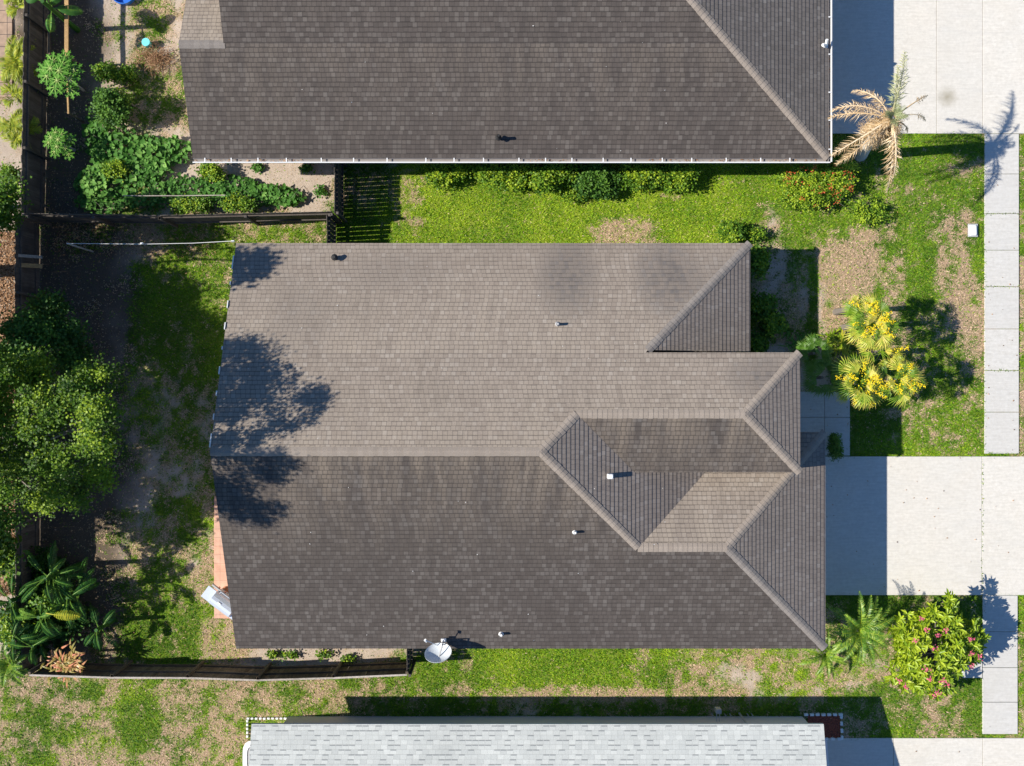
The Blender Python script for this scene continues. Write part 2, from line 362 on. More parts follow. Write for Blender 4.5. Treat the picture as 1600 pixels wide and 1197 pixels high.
# ------------------------------------------------------------------ ground cover masks
# (px, py, rx, ry, dryness, soil, yellow) read on the ground
REG = [
 (860, 315, 280, 75, .0, .0, .8), (975, 362, 42, 22, .75, .3, .5), (640, 290, 20, 50, .5, .25, .8), (1180, 260, 120, 40, .12, 0, .8),
 (1400, 240, 140, 30, .16, 0, .25), (1270, 345, 80, 30, .25, 0, .5), (1400, 300, 60, 20, .30, .0, .4), (1430, 340, 60, 60, .16, 0, .3), (1345, 400, 78, 42, .86, .2, .5), (1310, 450, 45, 50, .72, .2, .5), (1400, 440, 30, 30, .65, .15, .4),
 (1425, 305, 30, 18, .55, .1, .5), (1500, 260, 30, 20, .45, .05, .3), (1490, 400, 30, 60, .66, .12, .4), (1440, 420, 22, 60, .15, 0, .3), (1520, 490, 25, 55, .8, .2, .4), (1530, 390, 14, 90, .22, 0, .3),
 (1440, 560, 95, 60, .38, 0, .35), (1470, 660, 70, 50, .34, .0, .45), (1475, 690, 30, 14, .55, .1, .3), (1240, 480, 38, 90, .62, .5, .2), (1205, 420, 20, 80, .6, .7, .2), (1270, 480, 6, 90, .1, 0, .1),
 (1597, 600, 10, 500, .35, 0, .5), (1597, 540, 10, 160, .75, .1, .5),
 (850, 1040, 200, 30, .08, 0, .6), (700, 1060, 90, 40, .32, 0, .4), (880, 1085, 220, 12, .72, .2, .5), (1150, 1060, 90, 40, .48, .42, .6), (1050, 1050, 60, 28, .4, .15, .5), (1290, 1060, 90, 30, .45, .42, .7), (1400, 1090, 60, 40, .22, .05, .2),
 (1490, 1120, 35, 40, .55, .2, .3), (1525, 1100, 14, 60, .12, 0, .2), (1340, 1110, 90, 25, .5, .2, .1), (900, 1110, 400, 16, .3, .3, .1), (1350, 940, 60, 15, .2, 0, .1), (1500, 960, 40, 30, .3, .1, .1),
 (500, 1095, 70, 22, .55, .45, .3), (520, 1025, 150, 16, .7, .85, .3), (570, 1075, 60, 12, .45, .1, .4), (640, 1080, 40, 20, .3, .1, .4),
 (60, 1090, 60, 20, .75, .1, .4), (200, 1120, 330, 80, .6, .02, .5), (110, 1080, 30, 12, .2, 0, .2), (210, 1130, 25, 60, .22, 0, .3), (60, 1140, 30, 50, .3, 0, .2), (330, 1110, 60, 60, .66, .05, .4), (250, 1180, 60, 30, .55, .05, .3), (430, 1160, 40, 50, .35, 0, .5),
 (260, 980, 60, 55, .14, 0, .25), (240, 900, 40, 50, .42, .25, .3), (312, 860, 22, 60, .62, .5, .4), (255, 880, 40, 50, .38, .1, .5), (345, 1000, 30, 30, .62, .3, .5), (320, 985, 10, 50, .5, .3, .9), (200, 860, 40, 40, .6, .6, .3), (280, 830, 30, 30, .3, .0, .4),
 (300, 440, 70, 70, .18, .05, .35), (330, 400, 30, 30, .35, .1, .3), (280, 520, 60, 60, .25, .2, .3), (300, 700, 50, 60, .5, .45, .3), (250, 620, 60, 60, .4, .4, .2), (170, 380, 80, 30, .7, .55, .3), (350, 345, 130, 22, .55, .4, .3), (130, 480, 60, 120, .8, .9, .2), (130, 850, 60, 50, .8, .9, .2), (180, 700, 60, 90, .6, .7, .2), (400, 370, 60, 12, .35, .1, .6), (100, 960, 90, 60, .7, .8, .2),
 (250, 50, 60, 60, .75, .72, .3), (200, 60, 50, 50, .6, .5, .3), (235, 30, 20, 30, .3, .1, .3), (250, 160, 50, 70, .42, .35, .3), (265, 220, 25, 30, .75, .75, .3), (120, 100, 55, 250, .8, 1.0, .1), (420, 290, 130, 40, .9, 1.0, .4), (200, 260, 100, 70, .6, .7, .2),
 (570, 300, 55, 60, .25, .25, .1), (570, 360, 50, 30, .1, 0, .3),
 (15, 400, 28, 500, .9, .9, .5), (15, 900, 28, 60, .8, .8, .5), (15, 1100, 28, 40, .6, .1, .3), (1250, 620, 60, 60, .5, .8, .1), (1380, 600, 60, 60, .3, .2, .2), (1360, 680, 40, 40, .1, 0, .1),
]
REGA = np.array(REG, dtype=float)
def masks(x, y):
    px = 800 + x * G; py = 598.5 - y * G
    jx = (fbm(x, y, 2.0, 5) - .5) * 60; jy = (fbm(x, y, 2.0, 55) - .5) * 60
    W = np.full(px.shape, .02); D = W * .3; S = W * .1; Yl = W * .4
    for (cx, cy, rx, ry, d, s, yl) in REG:
        q = ((px + jx * min(1, rx / 40) - cx) / rx) ** 2 + ((py + jy * min(1, ry / 40) - cy) / ry) ** 2
        ww = np.exp(-q ** 1.5) * (4000 / (rx * ry)) ** .8 + 1e-9
        W = W + ww; D = D + ww * d; S = S + ww * s; Yl = Yl + ww * yl
    D /= W; S /= W; Yl /= W
    n1 = fbm(x, y, .9, 21, 5, .65) - .5; n2 = fbm(x, y, .28, 31, 3, .7) - .5
    D = D + n1 * .8 + n2 * 1.1; S = S + (fbm(x, y, .8, 41, 5, .65) - .5) * 1.3
    ss = lambda v, a, b: (lambda t: t * t * (3 - 2 * t))(np.clip((v - a) / (b - a), 0, 1))
    return .04 + .9 * ss(D, .22, .82), ss(S, .42, .8), np.clip(Yl + (fbm(x, y, 1.6, 71, 4, .6) - .5) * 1.0, 0, 1)

def rect(a, b, c, d): # photo rectangle on the ground -> x0,x1,y0,y1
    p = at(a, b); q = at(c, d); return (p.x, q.x, q.y, p.y)
DRIVE_T = rect(1246, -260, 2100, 209); DRIVE_M = rect(1240, 713, 2100, 930); DRIVE_B = rect(1285, 1153, 2100, 1500)
WALK_T = rect(1538, 209, 1592, 709); WALK_B = rect(1535, 930, 1590, 1147)
PAD = rect(1262, 1118, 1313, 1153); SLAB = rect(1503, 1014, 1534, 1059); ENTRY = rect(1190, 612, 1328, 712)
PATIO = rect(335, 775, 420, 966); PAVE = rect(-300, -150, 20, 152)
PAVED = [DRIVE_T, DRIVE_M, DRIVE_B, WALK_T, WALK_B, PAD, SLAB, ENTRY, PATIO, PAVE]
HOUSES = [(-8.5, 7.3, -8.1, 4.1), (-9.9, 9.9, 7.7, 20), (-7.9, 10.2, -20, -11.7)]

# ground sheet
gx = np.concatenate([[-400, -120, -50, -28], np.arange(-22, 22.01, .11), [28, 50, 120, 400]])
gy = np.concatenate([[-400, -120, -50, -24], np.arange(-17, 17.01, .11), [24, 50, 120, 400]])
GXm, GYm = np.meshgrid(gx, gy)
gd, gs, gyel = masks(GXm, GYm)
gz = (fbm(GXm, GYm, 1.2, 91, 3) - .5) * .05 - .03
V = np.stack([GXm.ravel(), GYm.ravel(), gz.ravel()], 1)
nx, ny = len(gx), len(gy)
ii, jj = np.meshgrid(np.arange(nx - 1), np.arange(ny - 1)); b0 = (jj * nx + ii).ravel()
Fc = np.stack([b0, b0 + 1, b0 + nx + 1, b0 + nx], 1)
n = NT('ground_soil_and_turf'); P = n.pos()
dry, soil, yel = n.attr('dry'), n.attr('soil'), n.attr('yel')
nf = n.noise(P, 16, 4, .75); nf2 = n.noise(P, 60, 2, .7)
gcol = n.mix(n.math('MULTIPLY', nf2, n.math('ADD', yel, .35)), (.06, .13, .01), (.28, .38, .02))
c = n.mix(n.math('ADD', dry, n.math('MULTIPLY', n.math('SUBTRACT', nf, .5), 2.2), clamp=True), gcol, n.mix(nf2, (.28, .19, .12), (.58, .40, .28)))
c = n.mix(soil, c, n.mix(n.noise(P, 3, 4), (.42, .335, .265), (.62, .52, .43)))
c = n.mix(n.attr('soil_shade'), c, n.mix(nf, (.035, .028, .02), (.15, .115, .08)))  # deep shade by the left fence mixed into the soil colour
c = n.mix(1, c, n.ramp(nf2, [(.3, (.62, .62, .6)), (.7, (1.3, 1.3, 1.3))]), 'MULTIPLY')
n.col(c); n.rough(1); n.p.inputs['Specular IOR Level'].default_value = .1
n.bump(n.math('ADD', nf, nf2), .8, .02)
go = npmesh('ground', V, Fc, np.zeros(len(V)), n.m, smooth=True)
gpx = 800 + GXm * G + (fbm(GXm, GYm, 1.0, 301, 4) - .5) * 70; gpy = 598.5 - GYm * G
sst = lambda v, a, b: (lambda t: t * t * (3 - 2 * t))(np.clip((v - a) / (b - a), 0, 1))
gm = (1 - sst(gpx, np.where(gpy > 345, 165, 130), np.where(gpy > 345, 245, 185))) * sst(gpx, 20, 60) * (1 - sst(gpy, 1000, 1050)) * .9  # painted shade mask: darkens the yard strip along the left fence
for nm, arr in (('dry', gd), ('soil', gs), ('yel', gyel), ('soil_shade', gm)):
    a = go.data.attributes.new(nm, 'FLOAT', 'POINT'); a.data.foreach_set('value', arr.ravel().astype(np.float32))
tag(go, kind='structure')

# paving
def slabs(name, r, xs, ys, mat, z=.02, gap=.014, th=.12):
    """r rectangle, cut into slabs at xs / ys (metres)"""
    b = MB(); X = [r[0]] + sorted(xs) + [r[1]]; Y = [r[2]] + sorted(ys) + [r[3]]
    for i in range(len(X) - 1):
        for j in range(len(Y) - 1):
            cx, cy = (X[i] + X[i + 1]) / 2, (Y[j] + Y[j + 1]) / 2
            t = R.uniform(0, .35)
            b.box((cx, cy, z - th / 2 + R.uniform(-.003, .003)), (X[i + 1] - X[i] - gap, Y[j + 1] - Y[j] - gap, th), tint=t, bev=.006)
    o = b.build(name, mat); tag(o, kind='structure'); return o
PX = lambda p: (p - 800) / G
PY = lambda p: (598.5 - p) / G
slabs('driveway', DRIVE_T, [PX(1463), PX(1535)], [PY(-100)], M['concrete'])
slabs('driveway', DRIVE_M, [PX(1534), PX(1760)], [], M['concrete'])
slabs('driveway', DRIVE_B, [PX(1396), PX(1535)], [PY(1300)], M['concrete'])
slabs('sidewalk', WALK_T, [], [PY(q) for q in (272, 334, 391, 448, 514, 579, 644)], M['concrete_w'])
slabs('sidewalk', WALK_B, [], [PY(q) for q in (987, 1043, 1097)], M['concrete_w'])
slabs('walkway', ENTRY, [PX(1288)], [PY(652)], M['concrete_w'])
tag(slabs('concrete_pad', SLAB, [], [], M['concrete_w'], z=.05), kind='structure')
n = NT('salmon_patio_paver'); P = n.pos()
bt = n.new('ShaderNodeTexBrick'); n.link(P, bt.inputs[0]); bt.offset = 0
bt.inputs['Scale'].default_value = 1; bt.inputs['Brick Width'].default_value = .3; bt.inputs['Row Height'].default_value = .3; bt.inputs['Mortar Size'].default_value = .006
bt.inputs['Color1'].default_value = (.66, .36, .25, 1); bt.inputs['Color2'].default_value = (.60, .38, .28, 1); bt.inputs['Mortar'].default_value = (.33, .22, .16, 1)
n.col(n.mix(1, bt.outputs[0], n.ramp(n.noise(P, 5, 4), [(.2, (.8, .8, .8)), (.8, (1.15, 1.15, 1.15))]), 'MULTIPLY')); n.rough(.9)
b = MB(); r = PATIO; b.box(((r[0] + r[1]) / 2, (r[2] + r[3]) / 2, -.02), (r[1] - r[0], r[3] - r[2], .12), bev=.01)
tag(b.build('patio', n.m), kind='structure')
n = NT('brown_neighbour_pavers'); P = n.pos()
bt = n.new('ShaderNodeTexBrick'); n.link(P, bt.inputs[0]); bt.inputs['Scale'].default_value = 1; bt.inputs['Brick Width'].default_value = .42; bt.inputs['Row Height'].default_value = .42; bt.inputs['Mortar Size'].default_value = .012
bt.offset = 0
bt.inputs['Color1'].default_value = (.42, .29, .20, 1); bt.inputs['Color2'].default_value = (.33, .24, .18, 1); bt.inputs['Mortar'].default_value = (.12, .09, .07, 1)
n.col(n.mix(1, bt.outputs[0], n.ramp(n.noise(P, 6, 4), [(.2, (.7, .7, .7)), (.8, (1.2, 1.2, 1.2))]), 'MULTIPLY')); n.rough(.9)
b = MB(); r = PAVE; b.box(((r[0] + r[1]) / 2, (r[2] + r[3]) / 2, -.02), (r[1] - r[0], r[3] - r[2], .12), bev=.01)
tag(b.build('patio', n.m), kind='structure')
# red brick pad with pale edging blocks
n = NT('red_brick_chips'); P = n.pos()
vo = n.new('ShaderNodeTexVoronoi'); n.link(P, vo.inputs[0]); vo.inputs['Scale'].default_value = 22
n.col(n.mix(1, n.ramp(vo.outputs['Distance'], [(.1, (.36, .085, .04)), (.7, (.14, .035, .02))]), (1, 1, 1), 'MULTIPLY')); n.rough(.9); n.bump(vo.outputs['Distance'], .8, .02)
b = MB(); r = PAD; b.box(((r[0] + r[1]) / 2, (r[2] + r[3]) / 2, -.02), (r[1] - r[0], r[3] - r[2], .08), bev=.01)
tag(b.build('planting_bed', n.m), kind='structure')
b = MB()
def edging(par, p, q, step=.19, sz=(.14, .09, .09)):
    p = Vector(p); q = Vector(q); L = (q - p).length; k = int(L / step)
    a = math.atan2(q.y - p.y, q.x - p.x)
    for i in range(k + 1):
        c = p + (q - p) * (i / k); b = MB(); b.box((c.x, c.y, .03 + R.uniform(-.01, .01)), sz, a + R.uniform(-.12, .12), R.random(), bev=.012); b.build('edging_block', M['white'], par)
eb = thing('edging_border', at(1290, 1130), 'row of small white blocks edging the dark red brick chip bed', 'edging')
edging(eb, at(1259, 1116), at(1313, 1116)); edging(eb, at(1314, 1119), at(1315, 1152)); edging(eb, at(1290, 1154), at(1311, 1154))
eb = thing('edging_border', at(400, 1130), 'row of small cream blocks at the left corner of the pale roofed house', 'edging')
edging(eb, at(388, 1122), at(446, 1122), .13, (.09, .07, .08)); edging(eb, at(387, 1126), at(387, 1150), .13, (.09, .07, .08))

# ------------------------------------------------------------------ roofs
def clip(poly, axis, lo, hi):
    def half(pl, f):
        out = []
        for i in range(len(pl)):
            a, b = pl[i], pl[(i + 1) % len(pl)]; fa, fb = f(a), f(b)
            if fa >= 0: out.append(a)
            if (fa >= 0) != (fb >= 0):
                t = fa / (fa - fb); out.append(tuple(a[k] + (b[k] - a[k]) * t for k in range(len(a))))
        return out
    p = half(poly, lambda q: q[axis] - lo)
    return half(p, lambda q: hi - q[axis]) if len(p) > 2 else []
def roof_plane(name, poly, mat, parent, thick=.013, wear_top=None):
    P3 = [Vector(p) for p in poly]
    nrm = Vector((0, 0, 0))
    for i in range(len(P3)):
        a, b = P3[i], P3[(i + 1) % len(P3)]; nrm += a.cross(b)
    nrm.normalize()
    if nrm.z < 0: nrm = -nrm
    up = (Vector((0, 0, 1)) - nrm * nrm.z).normalized(); al = up.cross(nrm)
    if name == 'x': pass
    o = P3[0]; base = nrm.dot(o)
    pl = [(p.dot(al), p.dot(up)) for p in P3]
    s0 = min(q[1] for q in pl); s1 = max(q[1] for q in pl)
    i0 = math.floor(s0 / EX + 1e-6); i1 = math.ceil(s1 / EX)
    top = wear_top if wear_top is not None else s1
    m = MB(); m.uv = []
    for i in range(i0, i1):
        lo, hi = i * EX, (i + 1) * EX
        pc = clip(pl, 1, lo, hi)
        if len(pc) < 3: continue
        vs = []; ts = []
        for (a, s) in pc:
            lift = thick * (1 - (s - lo) / EX)
            vs.append(al * a + up * s + nrm * (base + lift)); ts.append(max(0, 1 - (s1 - s) / 4.5))
        ar = sum(pc[k][0] * pc[(k + 1) % len(pc)][1] - pc[(k + 1) % len(pc)][0] * pc[k][1] for k in range(len(pc)))
        idx = list(range(len(pc)))
        # orientation so that the face looks up
        f = tuple(idx)
        v1 = (vs[1] - vs[0]).cross(vs[2] - vs[1])
        if ar < 0: f = tuple(reversed(idx))
        test = al.cross(up).dot(nrm)
        if test < 0: f = tuple(reversed(f))
        m.add(vs, [f], ts); m.uv += [pc[k] for k in f]
        low = [k for k in idx if abs(pc[k][1] - lo) < 1e-5]
        if len(low) >= 2:
            a = min(low, key=lambda k: pc[k][0]); b = max(low, key=lambda k: pc[k][0])
            A, B = vs[a], vs[b]; dn = nrm * (-thick - .004)
            q = [A, B, B + dn, A + dn]
            m.add(q, [(0, 1, 2, 3) if test > 0 else (3, 2, 1, 0)], ts[a])
            uvq = [(pc[a][0], lo), (pc[b][0], lo), (pc[b][0], lo), (pc[a][0], lo)]
            m.uv += uvq if test > 0 else uvq[::-1]
    return m.build(name, mat, parent)
def deck(name, polys, parent, mat, th=.14):
    m = MB()
    for poly in polys:
        P3 = [Vector(p) for p in poly]; k = len(P3)
        vs = [p + Vector((0, 0, -.012)) for p in P3] + [p + Vector((0, 0, -th)) for p in P3]
        fs = [tuple(reversed(range(k, 2 * k)))]
        for i in range(k): j = (i + 1) % k; fs.append((i, i + k, j + k, j))
        m.add(vs, fs)
    return m.build(name, mat, parent)
def ridge_cap(p, q, sl, parent, mat, wd=.135, piece=.15, name='ridge_cap'):
    """sl: fall per metre to either side"""
    p = Vector(p); q = Vector(q); d = q - p; L = d.length; d.normalize()
    side = Vector((-d.y, d.x, 0)).normalized()
    if not hasattr(sl, '__len__'): sl = (sl, sl)
    m = MB(); k = max(1, int(L / piece))
    for i in range(k):
        a = p + d * (L * i / k); b = p + d * (L * (i + 1) / k + .02)
        vs = []
        jw = R.uniform(-.006, .006)
        for e, lift in ((a, .026), (b, .016)):
            z = Vector((0, 0, lift))
            vs += [e + side * (wd + jw) + z - Vector((0, 0, (wd) * sl[0])), e + side * wd * .25 + z - Vector((0, 0, wd * .25 * sl[0] - .006)),
                   e - side * wd * .25 + z - Vector((0, 0, wd * .25 * sl[1] - .006)), e - side * (wd + jw) + z - Vector((0, 0, wd * sl[1]))]
        fs = [(0, 1, 5, 4), (1, 2, 6, 5), (2, 3, 7, 6)]
        fs = [tuple(reversed(f)) for f in fs]
        # butt
        vs2 = [v - Vector((0, 0, .03)) for v in vs[:4]]
        m.add(vs + vs2, fs + [(0, 1, 9, 8), (1, 2, 10, 9), (2, 3, 11, 10), (0, 8, 4), (3, 7, 11)], R.uniform(.3, .75))
    return m.build(name, mat, parent)
def vent(parent, px, py, h, r=.05, ln=.3, mat='pvc', flash=True, name='vent_pipe'):
    c = at(px, py, h); b = MB()
    b.tube([c - Vector((0, 0, .15)), c + Vector((0, 0, ln))], [r, r], 12, cap=False)
    b.tube([c + Vector((0, 0, ln)), c + Vector((0, 0, ln * .3))], [r * .8, r * .8], 12)
    if flash: b.tube([c + Vector((0, 0, -.02)), c + Vector((0, 0, .07))], [r * 2.0, r * 1.05], 12)
    return b.build(name, M[mat], parent, smooth=False)

T = 5 / 12; HE = 2.6
NE_, SE_ = 4.52, -8.58; RW = -2.03; LX = -8.92
zN = lambda y: HE + T * (NE_ - y); zS = lambda y: HE + T * (y - SE_)
HR = zN(RW)
A = (.85, RW, HR); B = (1.95, -.93, zN(-.93)); Cc = (3.9, -5.08, zS(-5.08)); D = (6.63, -5.08, Cc[2])
GX = 10.13; zG = lambda y: Cc[2] - T * (y - Cc[1])
SEc = (GX, SE_, HE); NEg = (GX, -1.58, zG(-1.58))
YE = -2.75; hB = B[2]; R2 = (6.99, -.93, hB); hV1 = hB - T * (-.93 - YE)
zF = lambda x: HR - T * (x - A[0])
xV1 = A[0] + (HR - hV1) / T; V1 = (xV1, YE, hV1); xV2 = A[0] + (HR - zG(YE)) / T; V2 = (xV2, YE, zG(YE))
YN = .94; EX1 = (8.87, YN, zN(YN)); EX2 = (8.87, YE, hV1)
main = thing('house', (0, -2, 0), 'large central house under brown and tan shingles with hips at its front', 'house')
Gp = (7.70 - (NE_ - 1.02), 1.02, zN(1.02))
polyN1 = [(LX, NE_, HE), (7.70, NE_, HE), (7.70 - (NE_ - YN), YN, zN(YN)), (LX, YN, zN(YN))]
polyN2 = [(LX, YN, zN(YN)), EX1, R2, B, A, (LX, RW, HR)]
polyE1 = [Gp, (7.70, NE_, HE), (7.70, 1.02, HE)]
polyS = [(LX, SE_, HE), (LX, RW, HR), A, Cc, D, SEc]
polyF = [A, B, V1, V2, Cc]
polyPS = [B, R2, EX2, V1]
polyPE = [R2, EX1, EX2]
polyGN = [Cc, V2, (8.5, YE, zG(YE)), (8.5, -1.58, zG(-1.58)), NEg, D]
polyGE = [D, NEg, SEc]
rp = lambda p, m, nm='roof': roof_plane(nm, p, M[m], main)
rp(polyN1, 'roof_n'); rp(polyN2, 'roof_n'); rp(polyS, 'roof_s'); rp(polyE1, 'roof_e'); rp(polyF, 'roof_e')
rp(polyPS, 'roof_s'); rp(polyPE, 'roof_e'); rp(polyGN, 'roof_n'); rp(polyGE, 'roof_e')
deck('fascia', [polyN1, polyN2, polyE1, polyS, polyF, polyPS, polyPE, polyGN, polyGE], main, M['white2'])
hs = T * .7071
ridge_cap((LX, RW, HR), A, T, main, M['cap'])
ridge_cap(B, A, (hs, hs), main, M['cap']); ridge_cap(R2, B, T, main, M['cap'])
ridge_cap(Cc, A, hs, main, M['cap']); ridge_cap(D, Cc, T, main, M['cap'])
ridge_cap(SEc, D, hs, main, M['cap_g']); ridge_cap((GX, -1.58, zG(-1.58)), D, hs, main, M['cap'])
ridge_cap(EX1, R2, hs, main, M['cap']); ridge_cap(EX2, R2, hs, main, M['cap'])
ridge_cap((7.70, NE_, HE), Gp, hs, main, M['cap_g'])
# walls
b = MB()
def wallbox(b, x0, x1, y0, y1, z1, z0=-.1, tint=.5): b.box(((x0 + x1) / 2, (y0 + y1) / 2, (z0 + z1) / 2), (x1 - x0, y1 - y0, z1 - z0), tint=tint)
wallbox(b, -8.6, 7.25, -8.15, 4.1, HE - .05)
wallbox(b, 7.25, 9.7, -8.15, -2.7, HE - .05)
wallbox(b, 4.2, 8.3, -2.66, .6, hV1 - .1, z0=HE - .3)
wallbox(b, 4.2, 7.25, .6, .93, zN(YN) - .1, z0=HE - .3)
wallbox(b, 3.9, 8.86, YE + .02, YE + .08, hV1 - .14, z0=HE - .1)
# gable end on the west
b.add([(-8.6, 4.1, HE - .05), (-8.6, -8.15, HE - .05), (-8.6, RW, HR - .15), (-8.45, 4.1, HE - .05), (-8.45, -8.15, HE - .05), (-8.45, RW, HR - .15)],
      [(0, 1, 2), (5, 4, 3), (0, 2, 5, 3), (1, 4, 5, 2)])
for px_ in (8.2,):
    b.box((px_, .4, 1.9), (.25, .25, 3.8)); b.box((px_, -2.3, 1.9), (.25, .25, 3.8))
b.build('wall', M['stucco'], main)
b = MB(); b.box((9.72, -5.5, 1.1), (.06, 4.9, 2.2))
for i in range(4):
    for j in range(4): b.box((9.75, -7.6 + j * 1.4, .3 + i * .54), (.02, 1.2, .42))
b.build('garage_door', M['white'], main)
b = MB(); b.box((7.29, -.8, 1.05), (.06, .95, 2.1)); b.build('front_door', M['door'], main)
def window(parent, c, wd, ht, axis):
    f = MB(); g = MB(); c = Vector(c)
    sz = (.06, wd, ht) if axis == 'x' else (wd, .06, ht)
    f.box(c, sz, bev=.01); wo = f.build('window', M['white'], parent)
    gz = (.08, wd - .12, ht - .12) if axis == 'x' else (wd - .12, .08, ht - .12)
    g.box(c, gz); g.build('pane', M['glass'], wo)
window(main, (7.26, 2.6, 1.4), 1.5, 1.3, 'x')
for x in (-6, -1.5, 3.5): window(main, (x, 4.11, 1.5), 1.2, 1.1, 'y'); window(main, (x, -8.16, 1.5), 1.2, 1.1, 'y')
window(main, (-8.61, -5, 1.1), 2.4, 2.0, 'x'); window(main, (-8.61, 1.5, 1.4), 1.4, 1.2, 'x')
# vents (heights follow the slope under them)
vent(main, 871, 507, 3.72, .045, .26); vent(main, 898, 831, 4.27, .045, .24, 'white'); vent(main, 783, 990, 2.82, .05, .24, 'white')
b = MB(); c = at(524, 403, 2.85); b.tube([c, c + Vector((0, 0, .2))], [.08, .08], 10); b.tube([c + Vector((0, 0, .16)), c + Vector((0, 0, .24))], [.11, .04], 10)
b.build('roof_vent', M['black'], main)
b = MB(); c = at(953, 744, 4.55); b.box(c + Vector((0, 0, .05)), (.18, .15, .24), bev=.02); b.build('roof_vent', M['white'], main)
b = MB(); c = at(921, 780, 4.6); b.box(c, (.07, .16, .1), .6); b.build('flashing', M['black'], main)
# loose gutter hangers and gable trim on the west rake
for t_ in np.linspace(.1, .95, 9):
    b = MB(); y = NE_ + (RW - NE_) * t_; b.box((LX - .02, y, zN(y) + .02), (.03, R.uniform(.1, .5), .05), 0, rx=-math.atan(T), tint=R.random()); b.build('rake_trim', M['white'], main)

# upper neighbour
up_h = thing('house', (0, 13, 0), 'neighbouring house at the top with dark grey shingles and a white gutter', 'house')
S_ = 7.27; LXu, RXu = -10.32, 10.22; RY = 13.6; zU = lambda y: HE + T * (y - S_); HU = zU(RY)
te = .387; xr = RXu - (HU - HE) / te
wy = at(300, 72, 3.75).y; wx = at(350, 60, 3.9).x; LXw = at(281, 70, 3.8).x
polyUS = [(LXu, S_, HE), (RXu, S_, HE), (xr, RY, HU), (wx, RY, HU), (wx, wy, zU(wy)), (LXu, wy, zU(wy))]
# split to keep it monotone
U1 = [(LXu, S_, HE), (RXu, S_, HE), (RXu - (zU(wy) - HE) / te, wy, zU(wy)), (LXu, wy, zU(wy))]
U2 = [(wx, wy, zU(wy)), (RXu - (zU(wy) - HE) / te, wy, zU(wy)), (xr, RY, HU), (wx, RY, HU)]
U3 = [(RXu, S_, HE), (RXu, 2 * RY - S_, HE), (xr, RY, HU)]
U4 = [(wx, RY, HU), (xr, RY, HU), (RXu, 2 * RY - S_, HE), (wx, 2 * RY - S_, HE)]
U5 = [(LXu, wy, zU(wy)), (wx + .3, wy, zU(wy)), (wx + .3, wy + 3.2, zU(wy) - 3.2 * T), (LXu, wy + 3.2, zU(wy) - 3.2 * T)]
ru = lambda p, m: roof_plane('roof', p, M[m], up_h)
ru(U1, 'roof_un'); ru(U2, 'roof_un'); ru(U3, 'roof_ue'); ru(U4, 'roof_n'); ru(U5, 'roof_n')
deck('fascia', [U1, U2, U3, U4, U5], up_h, M['white2'])
ridge_cap((LXu, wy, zU(wy)), (wx + .02, wy, zU(wy)), T, up_h, M['cap_g'])
ridge_cap((RXu, S_, HE), (xr, RY, HU), hs, up_h, M['cap']); ridge_cap((wx, RY, HU), (xr, RY, HU), T, up_h, M['cap'])
b = MB(); wallbox(b, -9.9, 9.85, 7.7, 19.5, HE - .05); wallbox(b, wx + .05, 8, 7.8, 19, HE + 1.2, z0=HE - .3) if False else None
b.add([(wx + .1, wy + .1, zU(wy) - 1.2), (wx + .1, 2 * RY - S_ - .5, HE), (wx + .1, RY, HU - .15), (wx + .2, wy + .1, zU(wy) - 1.2), (wx + .2, 2 * RY - S_ - .5, HE), (wx + .2, RY, HU - .15)], [(0, 2, 1), (3, 4, 5), (0, 3, 5, 2), (1, 2, 5, 4)])
b.build('wall', M['stucco'], up_h)
vent(up_h, 779, 215, 3.05, .05, .25, 'black')
# gutters: open trough, back and front lips and floor
def gutter(parent, p, q, out, n_hang, wd=.135):
    p = Vector(p); q = Vector(q); out = Vector(out).normalized(); d = (q - p).normalized()
    b = MB()
    z = Vector((0, 0, 1))
    fl_ = MB(); fl_.beam(p + out * .01 - z * .05, q + out * .01 - z * .05, .008, .12)
    fl_.beam(p + out * (wd / 2) - z * .105, q + out * (wd / 2) - z * .105, wd, .008)
    b.beam(p + out * wd - z * .045, q + out * wd - z * .045, .008, .125)
    b.beam(p + out * (wd + .004) + z * .02, q + out * (wd + .004) + z * .02, .034, .018)
    g = b.build('gutter', M['white'], parent)
    fl_.build('gutter_trough', M['dirty'], g)
    L = (q - p).length; a = .4
    while a < L - .2:
        h = MB(); c = p + d * a; h.beam(c + out * .0 + z * .035, c + out * wd + z * .03, .035, .012); a += R.uniform(.85, 1.3)
        h.build('gutter_hanger', M['white'], g)
    lf = []; l = MB()
    for i in range(int(L * 22)):
        a_ = R.random() ** 1.0 * L
        if fbm(np.array([a_]), np.array([p.x]), 1.2, 7, 2)[0] < .5: continue
        c = p + d * a_ + out * R.uniform(.02, wd - .02) - z * R.uniform(.05, .09); th = R.uniform(0, 6.28); s_ = R.uniform(.015, .05)
        e = Vector((math.cos(th), math.sin(th), R.uniform(-.1, .3))) * s_; f_ = Vector((-math.sin(th), math.cos(th), 0)) * s_ * .3
        l.add([c - e, c + f_, c + e, c - f_], [(0, 1, 2, 3)], R.random())
    if l.v: l.build('leaf_litter', M['litter'], g)['kind'] = 'stuff'
gutter(up_h, (LXu, S_, HE), (RXu + .06, S_, HE), (0, -1, 0), 20)
gutter(up_h, (RXu, S_ - .12, HE), (RXu, 19.5, HE), (1, 0, 0), 20, .1)
b = MB(); c = at(1291, 70, 2.75); b.tube([c, c + Vector((-.15, -.05, .12))], .05, 8); b.tube([c, c + Vector((-.02, .12, .14))], .05, 8); b.box(c - Vector((0, 0, .08)), (.14, .14, .08))
b.build('floodlight', M['white'], up_h)

